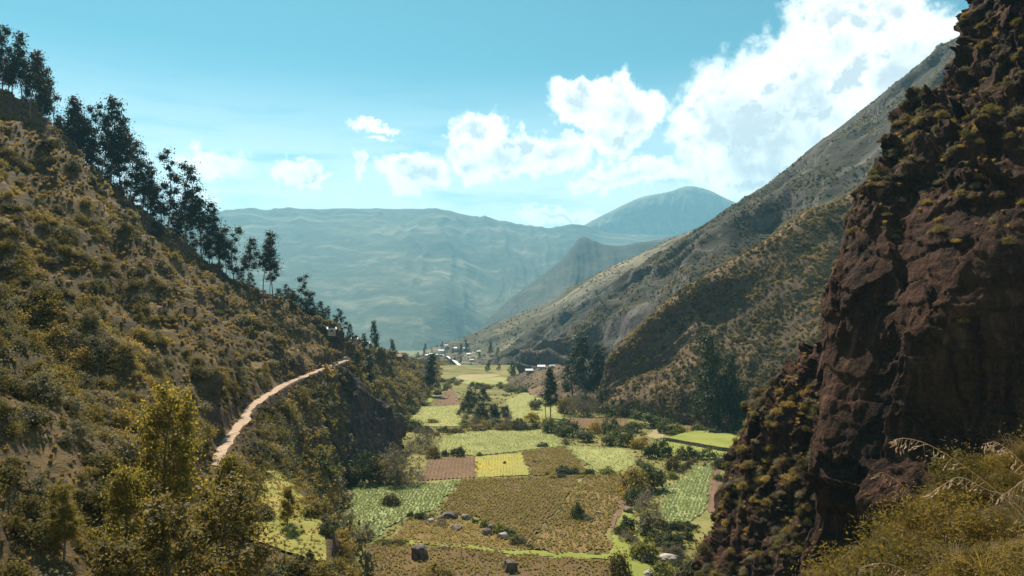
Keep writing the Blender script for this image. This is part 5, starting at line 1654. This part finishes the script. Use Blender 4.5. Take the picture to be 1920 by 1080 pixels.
# ------------------------------------------------------------------ foreground grasses
SPRIG = [bush_mesh('sprig', 500 + i, 1500, .075, M['foreleaf'], 26, .9, .32) for i in range(3)]
TW = [twig_bush_mesh('dry_twigs', 520 + i, 260, M['twig'], size=.03) for i in range(2)]
FT = [tuft_mesh('fore_tuft', 510 + i, 110, M['foregrass'], 1.0, .012, 1.1) for i in range(3)]
rgm = np.random.default_rng(41)
wm = ((MD.tr > .75) & (MD.tr < 4.2))[:, None] * np.ones(MD.G.shape[:2])
p, _, _, _ = MD.sample(3400, wm, rgm)
s_ = rgm.uniform(.14, .42, len(p)) * (1 + .9 * fbm(p / 1.0, 3, 88))
ix = np.where(rgm.random(len(p)) < .6, rgm.integers(0, 3, len(p)), rgm.integers(3, 7, len(p)))
big_ = (rgm.random(len(p)) < .07) & (ix < 3)
s_ = np.where(big_, s_ * 2.0, s_)
scatter('hummock_grass', p - np.array([0, 0, .04]), s_[:, None] * np.ones((1, 3)), np.stack([rgm.normal(0, .2, len(p)), rgm.normal(0, .2, len(p)), rgm.random(len(p)) * 6.28], 1), ix, SPRIG + FT + TW,
        'tangled yellow-green grass on the foreground hummock')


def grass_stem(pts_px, label, side, seeds, r=.0030, seed=0):
    rg = np.random.default_rng(seed)
    pts = np.array([W(*q) for q in pts_px])
    tt = np.linspace(0, len(pts) - 1, 40)
    c = crom(pts, tt)
    base = c[0]
    parts = [tube(c - base, np.linspace(r, r * .45, 40), 5)]
    o = link('grass_stem', None, loc=base, label=label, category='grass stem', group='dry grass stems in the foreground')
    tw = []
    heads = []
    for i in range(seeds):
        f = 1 - .62 * (i / seeds) ** 1.1
        a = c[int(f * 39)] - base
        ln = rg.uniform(.03, .085) * (1.0 if i > 2 else .5)
        d = np.array([side * rg.uniform(-.9, .1), rg.normal(0, .3), rg.uniform(-1.0, -.1)])
        d /= np.linalg.norm(d)
        e = a + d * ln
        tw.append(tube([a, (a + e) / 2 + [0, 0, .006], e], [r * .5, r * .4, r * .3], 4))
        sv, sq, k = [], [], 0
        for j in range(rg.integers(1, 4)):
            s0 = a + (e - a) * (1 - .3 * j) + rg.normal(0, .003, 3)
            dv = d + rg.normal(0, .35, 3)
            dv /= np.linalg.norm(dv)
            u = np.cross(dv, rg.normal(size=3))
            u /= np.linalg.norm(u)
            v = np.cross(dv, u)
            L_ = rg.uniform(.024, .044)
            wv = .0048
            m1, tp = s0 + dv * L_ * .4, s0 + dv * L_
            vs = [s0, m1 + u * wv, m1 + v * wv, m1 - u * wv, m1 - v * wv, tp]
            sv += vs
            for q in ((0, 1, 2), (0, 2, 3), (0, 3, 4), (0, 4, 1), (5, 2, 1), (5, 3, 2), (5, 4, 3), (5, 1, 4)):
                sq.append([k + w for w in q])
            k += 6
        heads.append((np.array(sv), np.array(sq)))
    V, Q = join(parts + tw)
    link('stalk', mesh_np('stalk', V, Q, [M['straw']]), parent=o)
    for hv, hq in heads:
        link('spikelet', mesh_np('spikelet', hv, hq, [M['straw']], smooth=False), parent=o)


grass_stem([(2020, 1120, 5.2), (1960, 1020, 5.0), (1900, 950, 4.9), (1830, 890, 4.8), (1750, 838, 4.7), (1700, 822, 4.65), (1676, 826, 4.6)], 'longest dry grass stem arching over the shaded cliff', 1, 26, seed=1)
grass_stem([(2060, 1100, 6.0), (1990, 990, 5.6), (1940, 900, 5.3), (1905, 856, 5.2), (1870, 830, 5.15), (1845, 832, 5.1)], 'dry grass stem curving in from the right edge', 1, 20, seed=2)
grass_stem([(1990, 1040, 5.4), (1900, 940, 5.2), (1850, 918, 5.2), (1800, 895, 5.2), (1765, 912, 5.2), (1740, 928, 5.2)], 'short drooping grass stem below the longest one', 1, 14, seed=3)
grass_stem([(1800, 1090, 8.4), (1740, 960, 8.2), (1712, 930, 8.1), (1680, 900, 8.0), (1655, 886, 8.0), (1642, 890, 8.0)], 'faint reddish grass stem at the left of the hummock', 1, 12, r=.003, seed=4)
grass_stem([(1780, 1180, 7.0), (1720, 1090, 6.8), (1690, 1066, 6.7), (1650, 1056, 6.7), (1612, 1066, 6.7)], 'dry grass stem lying over the bottom edge', 1, 14, r=.003, seed=5)
grass_stem([(2080, 1060, 5.6), (2010, 960, 5.5), (1960, 900, 5.4), (1930, 895, 5.4), (1900, 915, 5.4), (1880, 930, 5.4)], 'drooping grass stem half cut by the right edge', 1, 16, seed=6)

# ------------------------------------------------------------------ the air of the valley
def build_haze():
    m, k = new_mat('valley_haze')
    v = k.n('ShaderNodeVolumePrincipled')
    v.inputs['Color'].default_value = (.26, .60, .80, 1)
    v.inputs['Density'].default_value = 0.92e-4
    v.inputs['Anisotropy'].default_value = 0.25
    for nm in ('Density Attribute', 'Color Attribute', 'Temperature Attribute'):
        if nm in v.inputs:
            v.inputs[nm].default_value = ''
    o = m.node_tree.nodes.new('ShaderNodeOutputMaterial')
    m.node_tree.links.new(v.outputs[0], o.inputs['Volume'])
    lo, hi = np.array([-12300, -12300, -156.0]), np.array([12300, 12300, 1560.0])
    V = [[(lo, hi)[b][a] for a, b in enumerate(bits)] for bits in ((0, 0, 0), (1, 0, 0), (1, 1, 0), (0, 1, 0), (0, 0, 1), (1, 0, 1), (1, 1, 1), (0, 1, 1))]
    Q = [(0, 3, 2, 1), (4, 5, 6, 7), (0, 1, 5, 4), (1, 2, 6, 5), (2, 3, 7, 6), (3, 0, 4, 7)]
    link('haze', mesh_np('haze', V, Q, [m], smooth=False), kind='stuff', label='thin blue haze filling the valley air')


build_haze()
